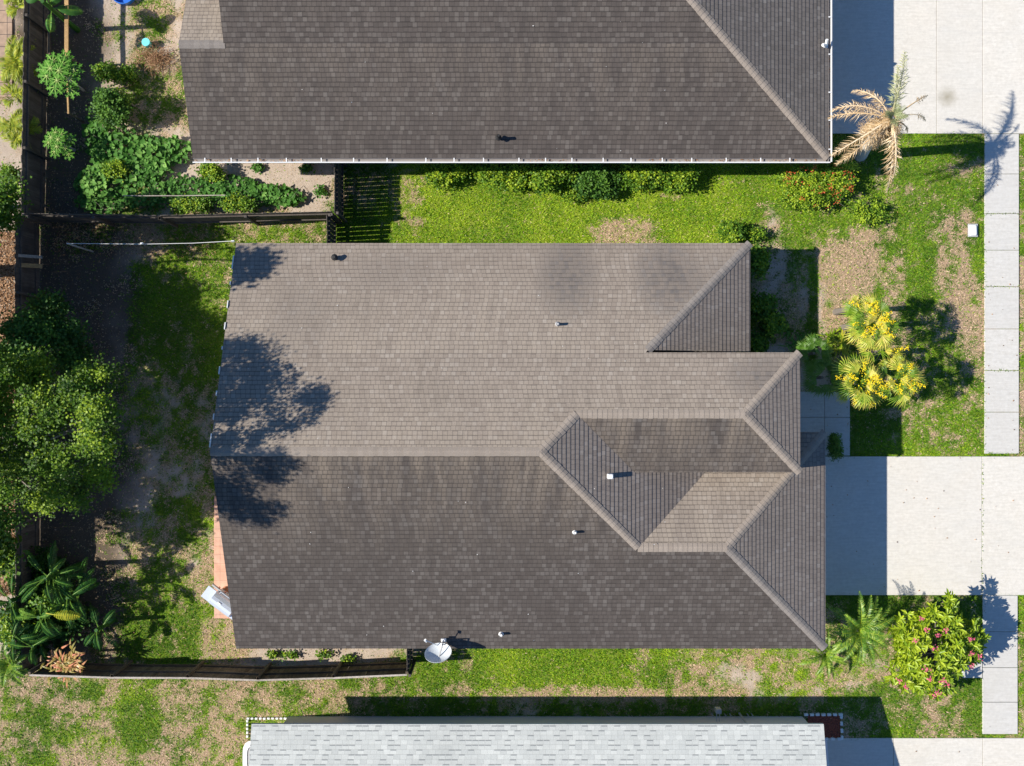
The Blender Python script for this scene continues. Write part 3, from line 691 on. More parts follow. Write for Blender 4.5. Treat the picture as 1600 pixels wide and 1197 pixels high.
# lower neighbour
lo_h = thing('house', (1, -16, 0), 'neighbouring house at the bottom with pale blue grey shingles', 'house')
hL = 2.35; TL = .25; yL = at(0, 1131.5, hL).y; xL0 = at(393, 1131, hL).x; xL1 = at(1287, 1131, hL).x; RYl = yL - 6
polyL = [(xL0, yL, hL), (xL1, yL, hL), (xL1 + .0, RYl, hL + 6 * TL), (xL0 - .0, RYl, hL + 6 * TL)]
polyL2 = [(xL0, RYl, hL + 6 * TL), (xL1, RYl, hL + 6 * TL), (xL1, RYl - 6, hL), (xL0, RYl - 6, hL)]
roof_plane('roof', polyL, M['roof_pale'], lo_h, thick=.008); roof_plane('roof', polyL2, M['roof_pale'], lo_h, thick=.008)
ridge_cap((xL0, RYl, hL + 6 * TL), (xL1, RYl, hL + 6 * TL), TL, lo_h, M['white2'])
deck('fascia', [polyL, polyL2], lo_h, M['white2'], .1)
xw0, xw1, yw = at(450, 1120).x, at(1259, 1118).x, at(0, 1119.5).y
b = MB(); wallbox(b, xw0, min(xw1, xL1 + 0), RYl - 5.5, yw, hL - .02)
for s_, x in ((1, xw0), (-1, xw1 - .15)):
    b.add([(x, yw, hL - .03), (x, RYl - 5.5, hL - .03), (x, RYl, hL + 5.6 * TL), (x + .15, yw, hL - .03), (x + .15, RYl - 5.5, hL - .03), (x + .15, RYl, hL + 5.6 * TL)],
          [(0, 1, 2), (5, 4, 3), (0, 2, 5, 3), (1, 4, 5, 2)])
b.build('wall', M['stucco_g'], lo_h)
b = MB(); b.box(at(1122, 1110, .9), (.18, .16, .3), bev=.01); b.build('utility_box', M['pvc'], lo_h)
b = MB()
for dx in (-.05, .05): b.tube([at(1122, 1112, .9) + Vector((dx, 0, 0)), at(1122, 1112, .9) + Vector((dx, -.35, -.02))], .015, 6)
for px, l in ((1112, .3), (1132, .3), (1140, .3), (1167, .35), (1174, .25)): p = Vector((at(px, 0).x, yw + .1, 0)); b.tube([p, p + Vector((0, 0, l))], .02, 6)
b.tube([Vector((at(1155, 0).x, yw + .12, 0)), Vector((at(1155, 0).x, yw + .12, 1.0)), Vector((at(1158, 0).x, yw + .04, 2.2))], .035, 8)
b.build('pipe', M['pvc'], lo_h)
b = MB(); b.box(Vector((at(1165, 0).x, yw + .06, 1.3)), (.22, .1, .4), bev=.01); b.build('meter_box', M['stucco_g'], lo_h)
# white round-cornered table half under that roof
tb_ = thing('patio_table', at(405, 1185), 'white round cornered table half hidden under the pale roof left edge', 'table')
b = MB(); c = at(402, 1186, .72); pts = []
for k in range(32):
    th = 2 * math.pi * k / 32; cx, sx = math.cos(th), math.sin(th); r_ = .5 / ((abs(cx) ** 4 + abs(sx) ** 4) ** .25)
    pts.append((cx * r_, sx * r_ * 1.25))
def ringp(b, c, pts, s0, s1, z0, z1):
    n_ = len(pts); vs = [c + Vector((x * s, y * s, z)) for s, z in ((s0, z0), (s1, z1)) for x, y in pts]
    b.add(vs, [(i, (i + 1) % n_, n_ + (i + 1) % n_, n_ + i) for i in range(n_)])
ringp(b, c, pts, 1, 1, -.04, 0); ringp(b, c, pts, 1, .72, 0, 0.01); ringp(b, c, pts, .72, .72, 0.01, -.03); b.build('table_rim', M['white'], tb_)
b = MB(); b.add([c + Vector((x * .74, y * .74, -.025)) for x, y in pts], [tuple(range(32))]); b.build('table_top', M['pvc'], tb_)
for sx in (-1, 1):
    for sy in (-1, 1):
        b = MB(); b.tube([(c.x + sx * .35, c.y + sy * .45, 0), (c.x + sx * .33, c.y + sy * .42, .7)], .025, 8); b.build('leg', M['white'], tb_)

# ------------------------------------------------------------------ grass blades (uncountable)
def inr(x, y, r, m=0.0): return (x > r[0] - m) & (x < r[1] + m) & (y > r[2] - m) & (y < r[3] + m)
def grass(N=760000):
    x = NP.uniform(-18.6, 18.6, N); y = NP.uniform(-14.2, 14.2, N)
    ok = np.ones(N, bool)
    mg = -NP.uniform(.0, .085, N) * (vnoise(x, y, .5, 77) + .15)
    for r in PAVED: ok &= ~inr(x, y, r, mg)
    for r in HOUSES: ok &= ~inr(x, y, r)
    x, y = x[ok], y[ok]
    d, s, yl = masks(x, y)
    keep = NP.random(len(x)) < (1 - .88 * s) * (1 - .3 * d)
    x, y, d, s, yl = x[keep], y[keep], d[keep], s[keep], yl[keep]
    k = len(x)
    isdry = NP.random(k) < np.clip((d - .06) * .92, 0.008, 1)
    tn = np.where(isdry, NP.uniform(.68, 1.0, k), np.clip(.02 + yl * .42 + (fbm(x, y, .55, 141, 3, .6) - .5) * .42 + NP.normal(0, .15, k), 0, .64))
    L = np.where(isdry, NP.uniform(.04, .11, k), NP.uniform(.05, .12, k)) * (1 - .35 * s)
    wd = NP.uniform(.008, .02, k)
    th = NP.uniform(0, 2 * np.pi, k); el = np.where(isdry, NP.uniform(.05, .7, k), NP.uniform(.1, .95, k))
    dx, dy, dz = np.cos(th) * np.cos(el), np.sin(th) * np.cos(el), np.sin(el)
    z0 = (fbm(x, y, 1.2, 91, 3) - .5) * .05 - .03
    px_, py_ = -np.sin(th) * wd, np.cos(th) * wd
    V = np.empty((k, 3, 3))
    V[:, 0] = np.stack([x - px_, y - py_, z0], 1); V[:, 1] = np.stack([x + px_, y + py_, z0], 1)
    V[:, 2] = np.stack([x + dx * L, y + dy * L, z0 + dz * L + .004], 1)
    T_ = np.repeat(tn, 3)
    o = npmesh('grass', V.reshape(-1, 3), np.arange(3 * k).reshape(-1, 3), T_, M['grass'])
    tag(o, 'short lawn grass, lush green with straw coloured dry patches', 'grass', kind='stuff')
grass()

# ------------------------------------------------------------------ leaves
OVAL = (np.array([(0, 0, 0), (.35, -.5, .06), (.75, -.38, .04), (1, 0, -.06), (.75, .38, .04), (.35, .5, .06), (.5, 0, -.05)], float),
        np.array([(0, 1, 6), (1, 2, 6), (2, 3, 6), (3, 4, 6), (4, 5, 6), (5, 0, 6)]))
DIA = (np.array([(0, 0, 0), (.5, -.5, .08), (1, 0, 0), (.5, .5, .08)], float), np.array([(0, 1, 2), (0, 2, 3)]))
HEART = (np.array([(0, 0, -.08), (-.18, -.3, .05), (.1, -.55, .1), (.6, -.42, .06), (1, 0, -.12), (.6, .42, .06), (.1, .55, .1), (-.18, .3, .05)], float),
         np.array([(0, 1, 2), (0, 2, 3), (0, 3, 4), (0, 4, 5), (0, 5, 6), (0, 6, 7)]))
def orient(n, tilt_lo, tilt_hi, rng, az=None):
    """leaf frames: tilt = angle of the leaf normal from straight up"""
    az = rng.uniform(0, 2 * np.pi, n) if az is None else az
    tl = rng.uniform(tilt_lo, tilt_hi, n)
    a2 = rng.uniform(0, 2 * np.pi, n)
    nrm = np.stack([np.sin(tl) * np.cos(a2), np.sin(tl) * np.sin(a2), np.cos(tl)], 1)
    d = np.stack([np.cos(az), np.sin(az), np.zeros(n)], 1)
    d -= nrm * (d * nrm).sum(1)[:, None]; d /= np.linalg.norm(d, axis=1)[:, None] + 1e-9
    s = np.cross(nrm, d); return d, s, nrm
def leaves(name, P, L, W, tint, mat, parent, tmpl=DIA, tilt=(0, 1.1), rng=NP, az=None, frames=None):
    tv, tf = tmpl; n = len(P); k = len(tv)
    d, s, nn = frames if frames is not None else orient(n, tilt[0], tilt[1], rng, az)
    V = (P[:, None, :] + d[:, None, :] * (tv[None, :, 0, None] * L[:, None, None]) + s[:, None, :] * (tv[None, :, 1, None] * W[:, None, None])
         + nn[:, None, :] * (tv[None, :, 2, None] * L[:, None, None]))
    Fa = (tf[None] + (np.arange(n) * k)[:, None, None]).reshape(-1, tf.shape[1])
    return npmesh(name, V.reshape(-1, 3), Fa, np.repeat(tint, k), mat, parent)
def clusters(lobes, ncl, per, cs, rng, shell=.55):
    """points gathered in twig-end clusters spread through ellipsoid lobes; returns P, cluster tint"""
    lobes = [tuple(l) for l in lobes]; vol = np.array([l[3] * l[4] for l in lobes]); vol /= vol.sum()
    idx = rng.choice(len(lobes), ncl, p=vol)
    Lb = np.array(lobes)[idx]
    u = rng.normal(size=(ncl, 3)); u /= np.linalg.norm(u, axis=1)[:, None]
    r = (shell + (1 - shell) * rng.random(ncl)) ** 1.0
    c = Lb[:, :3] + u * Lb[:, 3:6] * r[:, None]
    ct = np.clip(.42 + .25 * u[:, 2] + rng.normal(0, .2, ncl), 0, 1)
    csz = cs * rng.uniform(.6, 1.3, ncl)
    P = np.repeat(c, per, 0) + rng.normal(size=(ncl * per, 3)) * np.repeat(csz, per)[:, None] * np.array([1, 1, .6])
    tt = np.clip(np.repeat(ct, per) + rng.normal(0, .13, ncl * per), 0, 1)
    return P, tt, c
def limbs(b, base, cs, rng, n=26, r0=.12):
    base = Vector(base)
    for i in rng.choice(len(cs), min(n, len(cs)), replace=False):
        q = Vector(cs[i]); m = base.lerp(q, .5) + Vector(rng.normal(0, .12, 3)) * (q - base).length * .35
        m.z = base.z + (q.z - base.z) * .55
        b.tube([base, base.lerp(m, .5) + Vector((0, 0, .02)), m, m.lerp(q, .6), q], [r0, r0 * .7, r0 * .45, r0 * .28, r0 * .1], 5, R.random(), cap=False)
def tree(name, label, cat, base, fork_h, lobes, ncl, per, cs, leaf, mat, group=None, r0=.2, seed=1, nlimb=30, tmpl=DIA, tilt=(0, 1.2), aspect=.5, fork=None, shell=.4, bark='bark', tshift=0.):
    rng = np.random.default_rng(seed); t = thing(name, base, label, cat, group)
    P, tt, c = clusters(lobes, ncl, per, cs, rng, shell)
    ok = P[:, 2] > .03; P = P[ok]; tt = tt[ok]
    L = leaf * rng.uniform(.7, 1.3, len(P))
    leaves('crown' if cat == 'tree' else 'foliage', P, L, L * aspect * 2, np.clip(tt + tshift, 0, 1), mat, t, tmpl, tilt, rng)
    b = MB(); bs = Vector(base); fk = Vector(fork) if fork else bs + Vector((0, 0, fork_h))
    b.tube([bs, bs.lerp(fk, .5) + Vector((.04 * r0 / .2, 0, 0)), fk], [r0 * 1.15, r0 * .9, r0 * .8], 8)
    limbs(b, fk, c, rng, nlimb, r0 * .34)
    b.build('trunk' if cat == 'tree' else 'stem', M[bark], t, smooth=True)
    return t
def lob(px, py, h, rx, ry, rz): p = at(px, py, h); return (p.x, p.y, h, rx, ry, rz)

# big tree behind the left fence line
bigl = [lob(122, 618, 8.2, .62, .5, .7), lob(152, 655, 8.6, .55, .7, .6), lob(62, 645, 8.4, .6, .7, .8), lob(20, 610, 7.2, .9, .8, .7), lob(145, 702, 8.0, .5, .42, .6),
        lob(85, 722, 8.0, .62, .45, .7), lob(112, 770, 7.0, .62, .42, .6), lob(150, 745, 6.2, .5, .45, .5), lob(30, 700, 6.6, .8, .8, .7), lob(70, 780, 6.4, .5, .4, .5),
        lob(10, 745, 6.0, .7, .6, .6), lob(45, 575, 7.0, .7, .4, .5), lob(150, 590, 7.6, .6, .35, .4),
        lob(-60, 660, 8.6, 1.2, 1.3, .9), lob(-40, 575, 8.8, 1.0, .7, .8), lob(-70, 760, 8.8, 1.0, .8, .7), lob(-10, 805, 8.9, .75, .35, .5), lob(-130, 690, 9.0, 1.0, 1.2, .9), lob(-129, 865, 10.3, .95, .5, .5), lob(-175, 835, 10.2, .5, .5, .4), lob(-32, 772, 10.2, .8, .6, .4), lob(-90, 800, 10.2, .4, .4, .3)]
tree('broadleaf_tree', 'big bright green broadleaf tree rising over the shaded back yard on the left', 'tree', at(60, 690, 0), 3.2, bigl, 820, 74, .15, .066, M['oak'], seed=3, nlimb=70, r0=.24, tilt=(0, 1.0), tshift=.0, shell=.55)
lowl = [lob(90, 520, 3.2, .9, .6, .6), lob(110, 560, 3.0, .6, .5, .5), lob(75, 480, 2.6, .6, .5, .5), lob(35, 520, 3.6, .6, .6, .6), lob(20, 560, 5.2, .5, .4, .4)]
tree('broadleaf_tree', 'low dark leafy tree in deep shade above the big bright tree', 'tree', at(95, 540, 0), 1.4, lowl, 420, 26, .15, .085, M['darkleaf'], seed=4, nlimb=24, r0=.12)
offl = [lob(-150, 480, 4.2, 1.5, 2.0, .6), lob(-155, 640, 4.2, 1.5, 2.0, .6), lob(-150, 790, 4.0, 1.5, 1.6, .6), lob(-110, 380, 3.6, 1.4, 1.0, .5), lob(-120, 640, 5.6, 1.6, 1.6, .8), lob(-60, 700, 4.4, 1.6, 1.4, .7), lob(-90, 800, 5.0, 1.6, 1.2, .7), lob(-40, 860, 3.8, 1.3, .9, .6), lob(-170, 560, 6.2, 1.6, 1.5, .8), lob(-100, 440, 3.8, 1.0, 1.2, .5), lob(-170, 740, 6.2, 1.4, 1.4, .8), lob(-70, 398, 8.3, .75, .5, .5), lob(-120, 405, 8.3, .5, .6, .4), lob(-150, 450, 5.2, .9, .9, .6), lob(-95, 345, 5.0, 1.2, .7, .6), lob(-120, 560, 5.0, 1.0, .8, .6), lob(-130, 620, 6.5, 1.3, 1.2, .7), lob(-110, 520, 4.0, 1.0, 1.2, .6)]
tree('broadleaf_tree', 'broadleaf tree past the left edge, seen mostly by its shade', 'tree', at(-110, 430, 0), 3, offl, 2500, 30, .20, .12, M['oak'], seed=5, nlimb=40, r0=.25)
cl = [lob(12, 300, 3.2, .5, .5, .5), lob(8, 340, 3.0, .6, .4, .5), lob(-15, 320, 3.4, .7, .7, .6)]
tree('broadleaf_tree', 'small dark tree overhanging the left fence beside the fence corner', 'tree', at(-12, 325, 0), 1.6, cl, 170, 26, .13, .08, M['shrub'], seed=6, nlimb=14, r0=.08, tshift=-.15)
dl = [lob(60, 860, 2.4, .8, .7, .5), lob(120, 850, 3.4, .9, .8, .3)]

# shrubs
def shrub(label, px, py, h, rx, ry, ncl, mat='shrub', leaf=.07, group=None, seed=1, cat='shrub', tmpl=DIA, per=22, cs=.09, tshift=0, name='shrub', bumps=4, aspect=.45, extra=None, shell=.35):
    rng = np.random.default_rng(seed); c = at(px, py, h * .5)
    lobes = [(c.x, c.y, h * .5, rx * .75, ry * .75, h * .48)]
    for i in range(bumps):
        a = rng.uniform(0, 6.28); lobes.append((c.x + math.cos(a) * rx * .55, c.y + math.sin(a) * ry * .55, h * rng.uniform(.4, .7), rx * .42, ry * .42, h * .33))
    if extra: lobes += extra
    return tree(name, label, cat, (c.x, c.y, 0), h * .3, lobes, ncl, per, cs, leaf, M[mat], group, r0=.03, seed=seed, nlimb=12, tmpl=tmpl, aspect=aspect, tshift=tshift, shell=shell)
hg = 'green shrubs along the wall of the upper house'
shrub('low yellow green shrub nearest the gate under the long white gutter', 700, 268, .8, 1.0, .5, 150, seed=21, group=hg, tshift=.1)
shrub('rounded glossy shrub at the left end of the dense run under the gutter', 790, 276, 1.0, 1.1, .6, 230, seed=22, group=hg, tshift=.12)
shrub('tall bright green shrub, second in the dense run under the gutter', 862, 274, 1.2, 1.05, .6, 230, seed=23, group=hg, tshift=.05)
shrub('darker green shrub in the middle of the dense run under the gutter', 935, 282, 1.1, .95, .72, 230, 'darkleaf', seed=24, group=hg, tshift=.2)
shrub('broad green shrub, second from the right in the dense run under the gutter', 1000, 276, 1.15, .95, .6, 210, seed=25, group=hg, tshift=.05)
shrub('rightmost shrub of the dense run under the gutter, beside bare soil', 1058, 276, 1.0, .7, .6, 160, seed=26, group=hg, tshift=.1)
shrub('small low shrub standing out onto the lawn below the gutter run', 895, 305, .55, .5, .28, 60, seed=27, leaf=.055, tshift=.1)
shrub('small round shrub at the top right corner of the central roof', 1137, 360, .9, .55, .42, 110, seed=28, tshift=.1)
shrub('tiny bright shrub just off the roof corner beside the shaded bed', 1180, 368, .5, .35, .22, 50, seed=29, leaf=.06)
fg = 'dark shrubs in the shaded bed before the front wall'
for i, (px, py, rx, ry, h, lb) in enumerate([(1186, 410, .32, .5, .8, 'dark shrub in the roof shade, uppermost of the front bed'), (1192, 475, .45, .45, 1.0, 'dark leafy shrub in the middle of the shaded front bed'),
        (1205, 505, .4, .4, 1.1, 'fuller dark shrub catching light in the lower front bed'), (1185, 535, .3, .3, .8, 'small dark shrub tucked against the porch roof corner')]):
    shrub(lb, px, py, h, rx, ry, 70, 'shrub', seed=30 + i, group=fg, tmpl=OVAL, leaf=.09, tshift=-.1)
shrub('small clipped dark hedge between walkway and driveway by the garage corner', 1305, 698, 1.1, .26, .5, 150, 'darkleaf', leaf=.04, seed=36, cs=.05, bumps=6, tshift=.25, name='hedge', cat='hedge')
# red flowered bush
rb = shrub('wide red flowered bush at the corner of the upper house', 1275, 288, 1.3, 1.45, .92, 500, 'shrub', leaf=.06, seed=40, bumps=8, tshift=.22, name='flowering_bush', cat='bush',
           extra=[lob(1325, 262, .9, .4, .35, .3), lob(1352, 330, .5, .8, .5, .2), lob(1225, 315, .7, .35, .25, .3)])
rngf = np.random.default_rng(41)
def blossoms(parent, spots, n, sz, mat, leaf=.045, name='flower_cluster', up=1):
    for s_ in spots:
        P = np.array(s_)[None] + rngf.normal(size=(n, 3)) * sz * np.array([1, 1, .5])
        L = np.full(n, leaf) * rngf.uniform(.7, 1.3, n)
        leaves(name, P, L, L * .8, rngf.random(n), mat, parent, DIA, (0, .9), rngf)
cc = at(1278, 288, .9)
sp = []
for i in range(60):
    a = rngf.uniform(0, 6.28); r_ = math.sqrt(rngf.random()); sp.append((cc.x + math.cos(a) * 1.3 * r_, cc.y + math.sin(a) * .82 * r_, 1.36 - .35 * r_))
blossoms(rb, sp, 6, .04, M['red'], .035)

# papaya and leafy plants by the left fence
def papaya(label, px, py, h, n=13, rad=.55, seed=50, lsz=.3, group=None):
    rng = np.random.default_rng(seed); c = at(px, py, h); t = thing('papaya_plant', (c.x, c.y, 0), label, 'papaya')
    b = MB(); b.tube([(c.x, c.y, 0), (c.x + .03, c.y, h * .5), c], [.05, .045, .035], 8); b.build('trunk', M['bark_pale'], t)
    lf = MB(); st = MB()
    for i in range(n):
        a = i * 2.4 + rng.uniform(-.2, .2); r_ = rad * math.sqrt((i + .6) / n)
        q = Vector((c.x + math.cos(a) * r_, c.y + math.sin(a) * r_, h + .35 - .5 * (r_ / rad) ** 2 + rng.uniform(-.05, .05)))
        st.tube([c, c.lerp(q, .6) + Vector((0, 0, .1)), q], [.012, .01, .008], 5, .9)
        for k in range(8):
            th = a + (k - 3.5) * .76; ln = lsz * (1.05 - .055 * abs(k - 3.5) ** 1.3)
            d = Vector((math.cos(th), math.sin(th), -.18)); s = Vector((-math.sin(th), math.cos(th), 0)); zz = Vector((0, 0, .012))
            g0 = rng.uniform(.15, .6)
            # lobed finger with side points and a pale vein
            vs = [q, q + d * ln * .35 + s * ln * .07, q + d * ln * .55 + s * ln * .24, q + d * ln * .62 + s * ln * .09, q + d * ln * .8 + s * ln * .2, q + d * ln * .82 + s * ln * .06, q + d * ln,
                  q + d * ln * .82 - s * ln * .06, q + d * ln * .8 - s * ln * .2, q + d * ln * .62 - s * ln * .09, q + d * ln * .55 - s * ln * .24, q + d * ln * .35 - s * ln * .07]
            m = [q + d * ln * f - zz for f in (.35, .62, .82)]
            lf.add(vs + m, [(0, 12, 1), (1, 12, 3, 2), (12, 13, 3), (3, 13, 5, 4), (13, 14, 5), (5, 14, 6), (0, 11, 12), (11, 10, 9, 12), (12, 9, 13), (9, 8, 7, 13), (13, 7, 14), (7, 6, 14)], [1] + [g0] * 11 + [.7] * 3)
            lf.add([q + zz * .4 + s * .006, q + zz * .4 - s * .006, q + d * ln * .85 + zz * .3], [(0, 1, 2)], 1.0)
    lf.build('foliage', M['papaya'], t); st.build('stem', M['papaya'], t)
papaya('papaya plant with star shaped leaves beside the tall left fence', 93, 116, 1.8, 12, .58, 50, .36)
papaya('smaller leafy plant of bright lobed leaves below the papaya', 92, 222, 1.2, 11, .42, 51, .26)
shrub('citrus bush with yellow green tips above the vine bed', 172, 172, 1.5, .8, .7, 240, 'darkleaf', leaf=.075, seed=60, tshift=.25, extra=[lob(165, 152, 1.5, .35, .3, .25)], name='citrus_bush', cat='bush')
shrub('yellow green young bush at the upper right of the citrus', 196, 156, 1.5, .25, .22, 50, 'lime', leaf=.06, seed=61, name='bush', cat='bush', tshift=-.2)
shrub('small leafy weed bush between papaya and brush pile', 170, 110, .7, .55, .35, 80, 'shrub', leaf=.07, seed=62, name='bush', cat='bush')
shrub('low green bush on the sandy ground right of the papaya', 200, 118, .6, .35, .25, 50, 'shrub', leaf=.07, seed=63, name='bush', cat='bush')
# vine bed: large heart leaves over low mounds
def vine(label, pts, n, mat, seed, hmax=.6, leaf=(.10, .19), tsh=0):
    rng = np.random.default_rng(seed); t = thing('vine', at(sum(p[0] for p in pts) / len(pts), sum(p[1] for p in pts) / len(pts)), label, 'vine')
    A_ = np.array(pts, float); wts = A_[:, 2] * A_[:, 3]; wts /= wts.sum(); idx = rng.choice(len(A_), n, p=wts)
    a = rng.uniform(0, 6.28, n); r_ = np.sqrt(rng.random(n)) * rng.uniform(.85, 1.1, n)
    px = A_[idx, 0] + np.cos(a) * r_ * A_[idx, 2]; py = A_[idx, 1] + np.sin(a) * r_ * A_[idx, 3]
    gx_ = (px - 800) / G; gy_ = (598.5 - py) / G
    h = hmax * (.25 + .75 * fbm(gx_, gy_, .8, seed, 3)) * (1 - .4 * np.clip(r_, 0, 1) ** 3) * rng.uniform(.55, 1, n)
    k = (H - h) / F; P = np.stack([(px - 800) * k, (598.5 - py) * k, h], 1)
    L = rng.uniform(leaf[0], leaf[1], n)
    tt = np.clip(.25 + .9 * (h / hmax) * fbm(gx_, gy_, 1.0, seed + 9, 3) + rng.normal(0, .16, n) + tsh, 0, 1)
    leaves('foliage', P, L, L * 1.0, tt, M[mat], t, HEART, (0, .65), rng)
    b = MB()
    for i in range(40):
        j = rng.integers(0, n, 1)[0]; q = Vector(P[j]); e = q + Vector((rng.normal(0, .3), rng.normal(0, .3), 0)); b.tube([(e.x, e.y, 0), (e + q) / 2 + Vector((0, 0, .05)), q], [.008, .007, .004], 4)
    b.build('stem', M['bark'], t)
vine('big bed of heart shaped vine leaves left of the upper house', [(150, 205, 22, 22), (185, 235, 48, 34), (235, 245, 40, 30), (275, 235, 28, 22), (200, 265, 60, 22), (150, 285, 32, 26)], 1500, 'vine', 70, .75, (.09, .18), .12)
vine('shaded lower vine leaves trailing along the fence under the white gutter', [(160, 315, 42, 18), (230, 300, 50, 26), (300, 300, 60, 26), (360, 295, 50, 20), (410, 305, 50, 18), (440, 308, 34, 16)], 1700, 'vine', 71, .5, (.07, .14), .02)
shrub('yellow tipped green bush beside the long pale pole', 180, 262, .9, .45, .3, 70, 'shrub', leaf=.07, seed=72, name='bush', cat='bush', tshift=.2)
shrub('bright green bush in the trailing vines near the gutter corner', 330, 268, .8, .5, .3, 80, 'shrub', leaf=.07, seed=73, name='bush', cat='bush', tshift=.12)
shrub('bushy green plants between pole and fence, left part', 300, 318, .9, .7, .3, 110, 'shrub', leaf=.06, seed=74, name='bush', cat='bush', tshift=-.03)
shrub('bushy green plants between pole and fence, right part', 370, 318, .8, .7, .28, 100, 'shrub', leaf=.06, seed=75, name='bush', cat='bush')
for i, (px, py, lb) in enumerate([(478, 262, 'tiny weed on bare sand under the gutter'), (402, 262, 'sprawling weed on bare sand near the vines'), (500, 300, 'small weed at the end of the vine bed')]):
    shrub(lb, px, py, .18, .2, .14, 14, 'vine', leaf=.09, seed=80 + i, name='weed', cat='weed', per=10, cs=.06, bumps=2)
for i, (px, py, lb) in enumerate([(425, 1020, 'weed on bare sand below the lower left roof edge'), (452, 1024, 'taller weed on bare sand below the roof edge'), (508, 1022, 'weed in the middle of the sandy strip below the roof'), (545, 1030, 'dark weed beside the fence post in the sandy strip')]):
    shrub(lb, px, py, .25, .28, .16, 18, 'shrub', leaf=.07, seed=84 + i, name='weed', cat='weed', per=10, cs=.06, bumps=2)

# ------------------------------------------------------------------ palms and big leaves
def frond(lf, st, base, az, ln, e0, e1, nl, ll, wl, rng, tint=(.2, .9), hang=.35, sweep=.9, rw=.014, vee=.35, start=.18, curl=0, jit=.1):
    """arching rachis with leaflets on both sides"""
    base = Vector(base); pts = [base]; N_ = 14; a = az
    for i in range(N_):
        e = e0 + (e1 - e0) * (i / (N_ - 1)) ** .9; a = az + curl * (i / N_) ** 2
        pts.append(pts[-1] + Vector((math.cos(a) * math.cos(e), math.sin(a) * math.cos(e), math.sin(e))) * ln / N_)
    for i, p in enumerate(pts):
        if p.z < .04: p.z = .04
    st.tube(pts, [rw * (1 - .75 * i / N_) for i in range(N_ + 1)], 5, rng.uniform(.5, 1), cap=False)
    for i in range(nl):
        f = start + (1 - start) * (i + .5) / nl; k = f * N_; j = min(int(k), N_ - 1); p = pts[j].lerp(pts[j + 1], k - j)
        d = (pts[j + 1] - pts[j]).normalized(); s = d.cross(Vector((0, 0, 1)));
        if s.length < .05: s = Vector((-math.sin(a), math.cos(a), 0))
        s.normalize(); u = s.cross(d)
        prof = math.sin(math.pi * min(1, .22 + .78 * f) ** .8) * .85 + .22
        for sg in (-1, 1):
            sw = sweep + rng.normal(0, jit)
            v = (s * sg * math.sin(sw) + d * math.cos(sw) + u * (vee + rng.normal(0, jit))).normalized(); L = ll * prof * rng.uniform(.85, 1.1)
            q1 = p + v * L * .5; q2 = p + v * L + Vector((0, 0, -hang * L))
            if q2.z < .03: q2.z = .03
            wv = d * wl * .5; tn = rng.uniform(*tint)
            lf.add([p - wv * .5, p + wv * .5, q1 + wv, q1 - wv, q2], [(0, 1, 2, 3), (3, 2, 4)], tn)
def fanleaf(lf, st, base, az, el, pet, rad, rng, tint=(.2, .8), nseg=17, droop=.25, spread=2.6):
    base = Vector(base); d = Vector((math.cos(az) * math.cos(el), math.sin(az) * math.cos(el), math.sin(el)))
    hub = base + d * pet; hub.z -= .08 * pet
    st.tube([base, base + d * pet * .6 + Vector((0, 0, .02)), hub], [.014, .011, .009], 5, .5, cap=False)
    s = Vector((-math.sin(az), math.cos(az), 0)); dd = Vector((math.cos(az) * math.cos(el * .4), math.sin(az) * math.cos(el * .4), math.sin(el * .4) - .1)).normalized(); u = s.cross(dd) * -1
    if u.z < 0: u = -u
    tn0 = rng.uniform(*tint)
    for i in range(nseg):
        th = (i / (nseg - 1) - .5) * 2 * spread * .5 * 2 * .5 + rng.normal(0, .02)
        v = dd * math.cos(th) + s * math.sin(th); pv = -dd * math.sin(th) + s * math.cos(th)
        L = rad * (1 - .12 * abs(th)) * rng.uniform(.88, 1.08); w_ = L * .042
        m = hub + v * L * .55 + u * .02; tip = hub + v * L - Vector((0, 0, droop * L * rng.uniform(.6, 1.4)))
        for q in (m, tip):
            if q.z < .03: q.z = .03
        tn = min(1, max(0, tn0 + rng.normal(0, .08)))
        lf.add([hub, m - pv * w_ + u * .01, m, m + pv * w_ + u * .01, tip], [(0, 1, 2), (0, 2, 3), (1, 4, 2), (2, 4, 3)], [tn, tn, tn * .7, tn, min(1, tn + .35)])
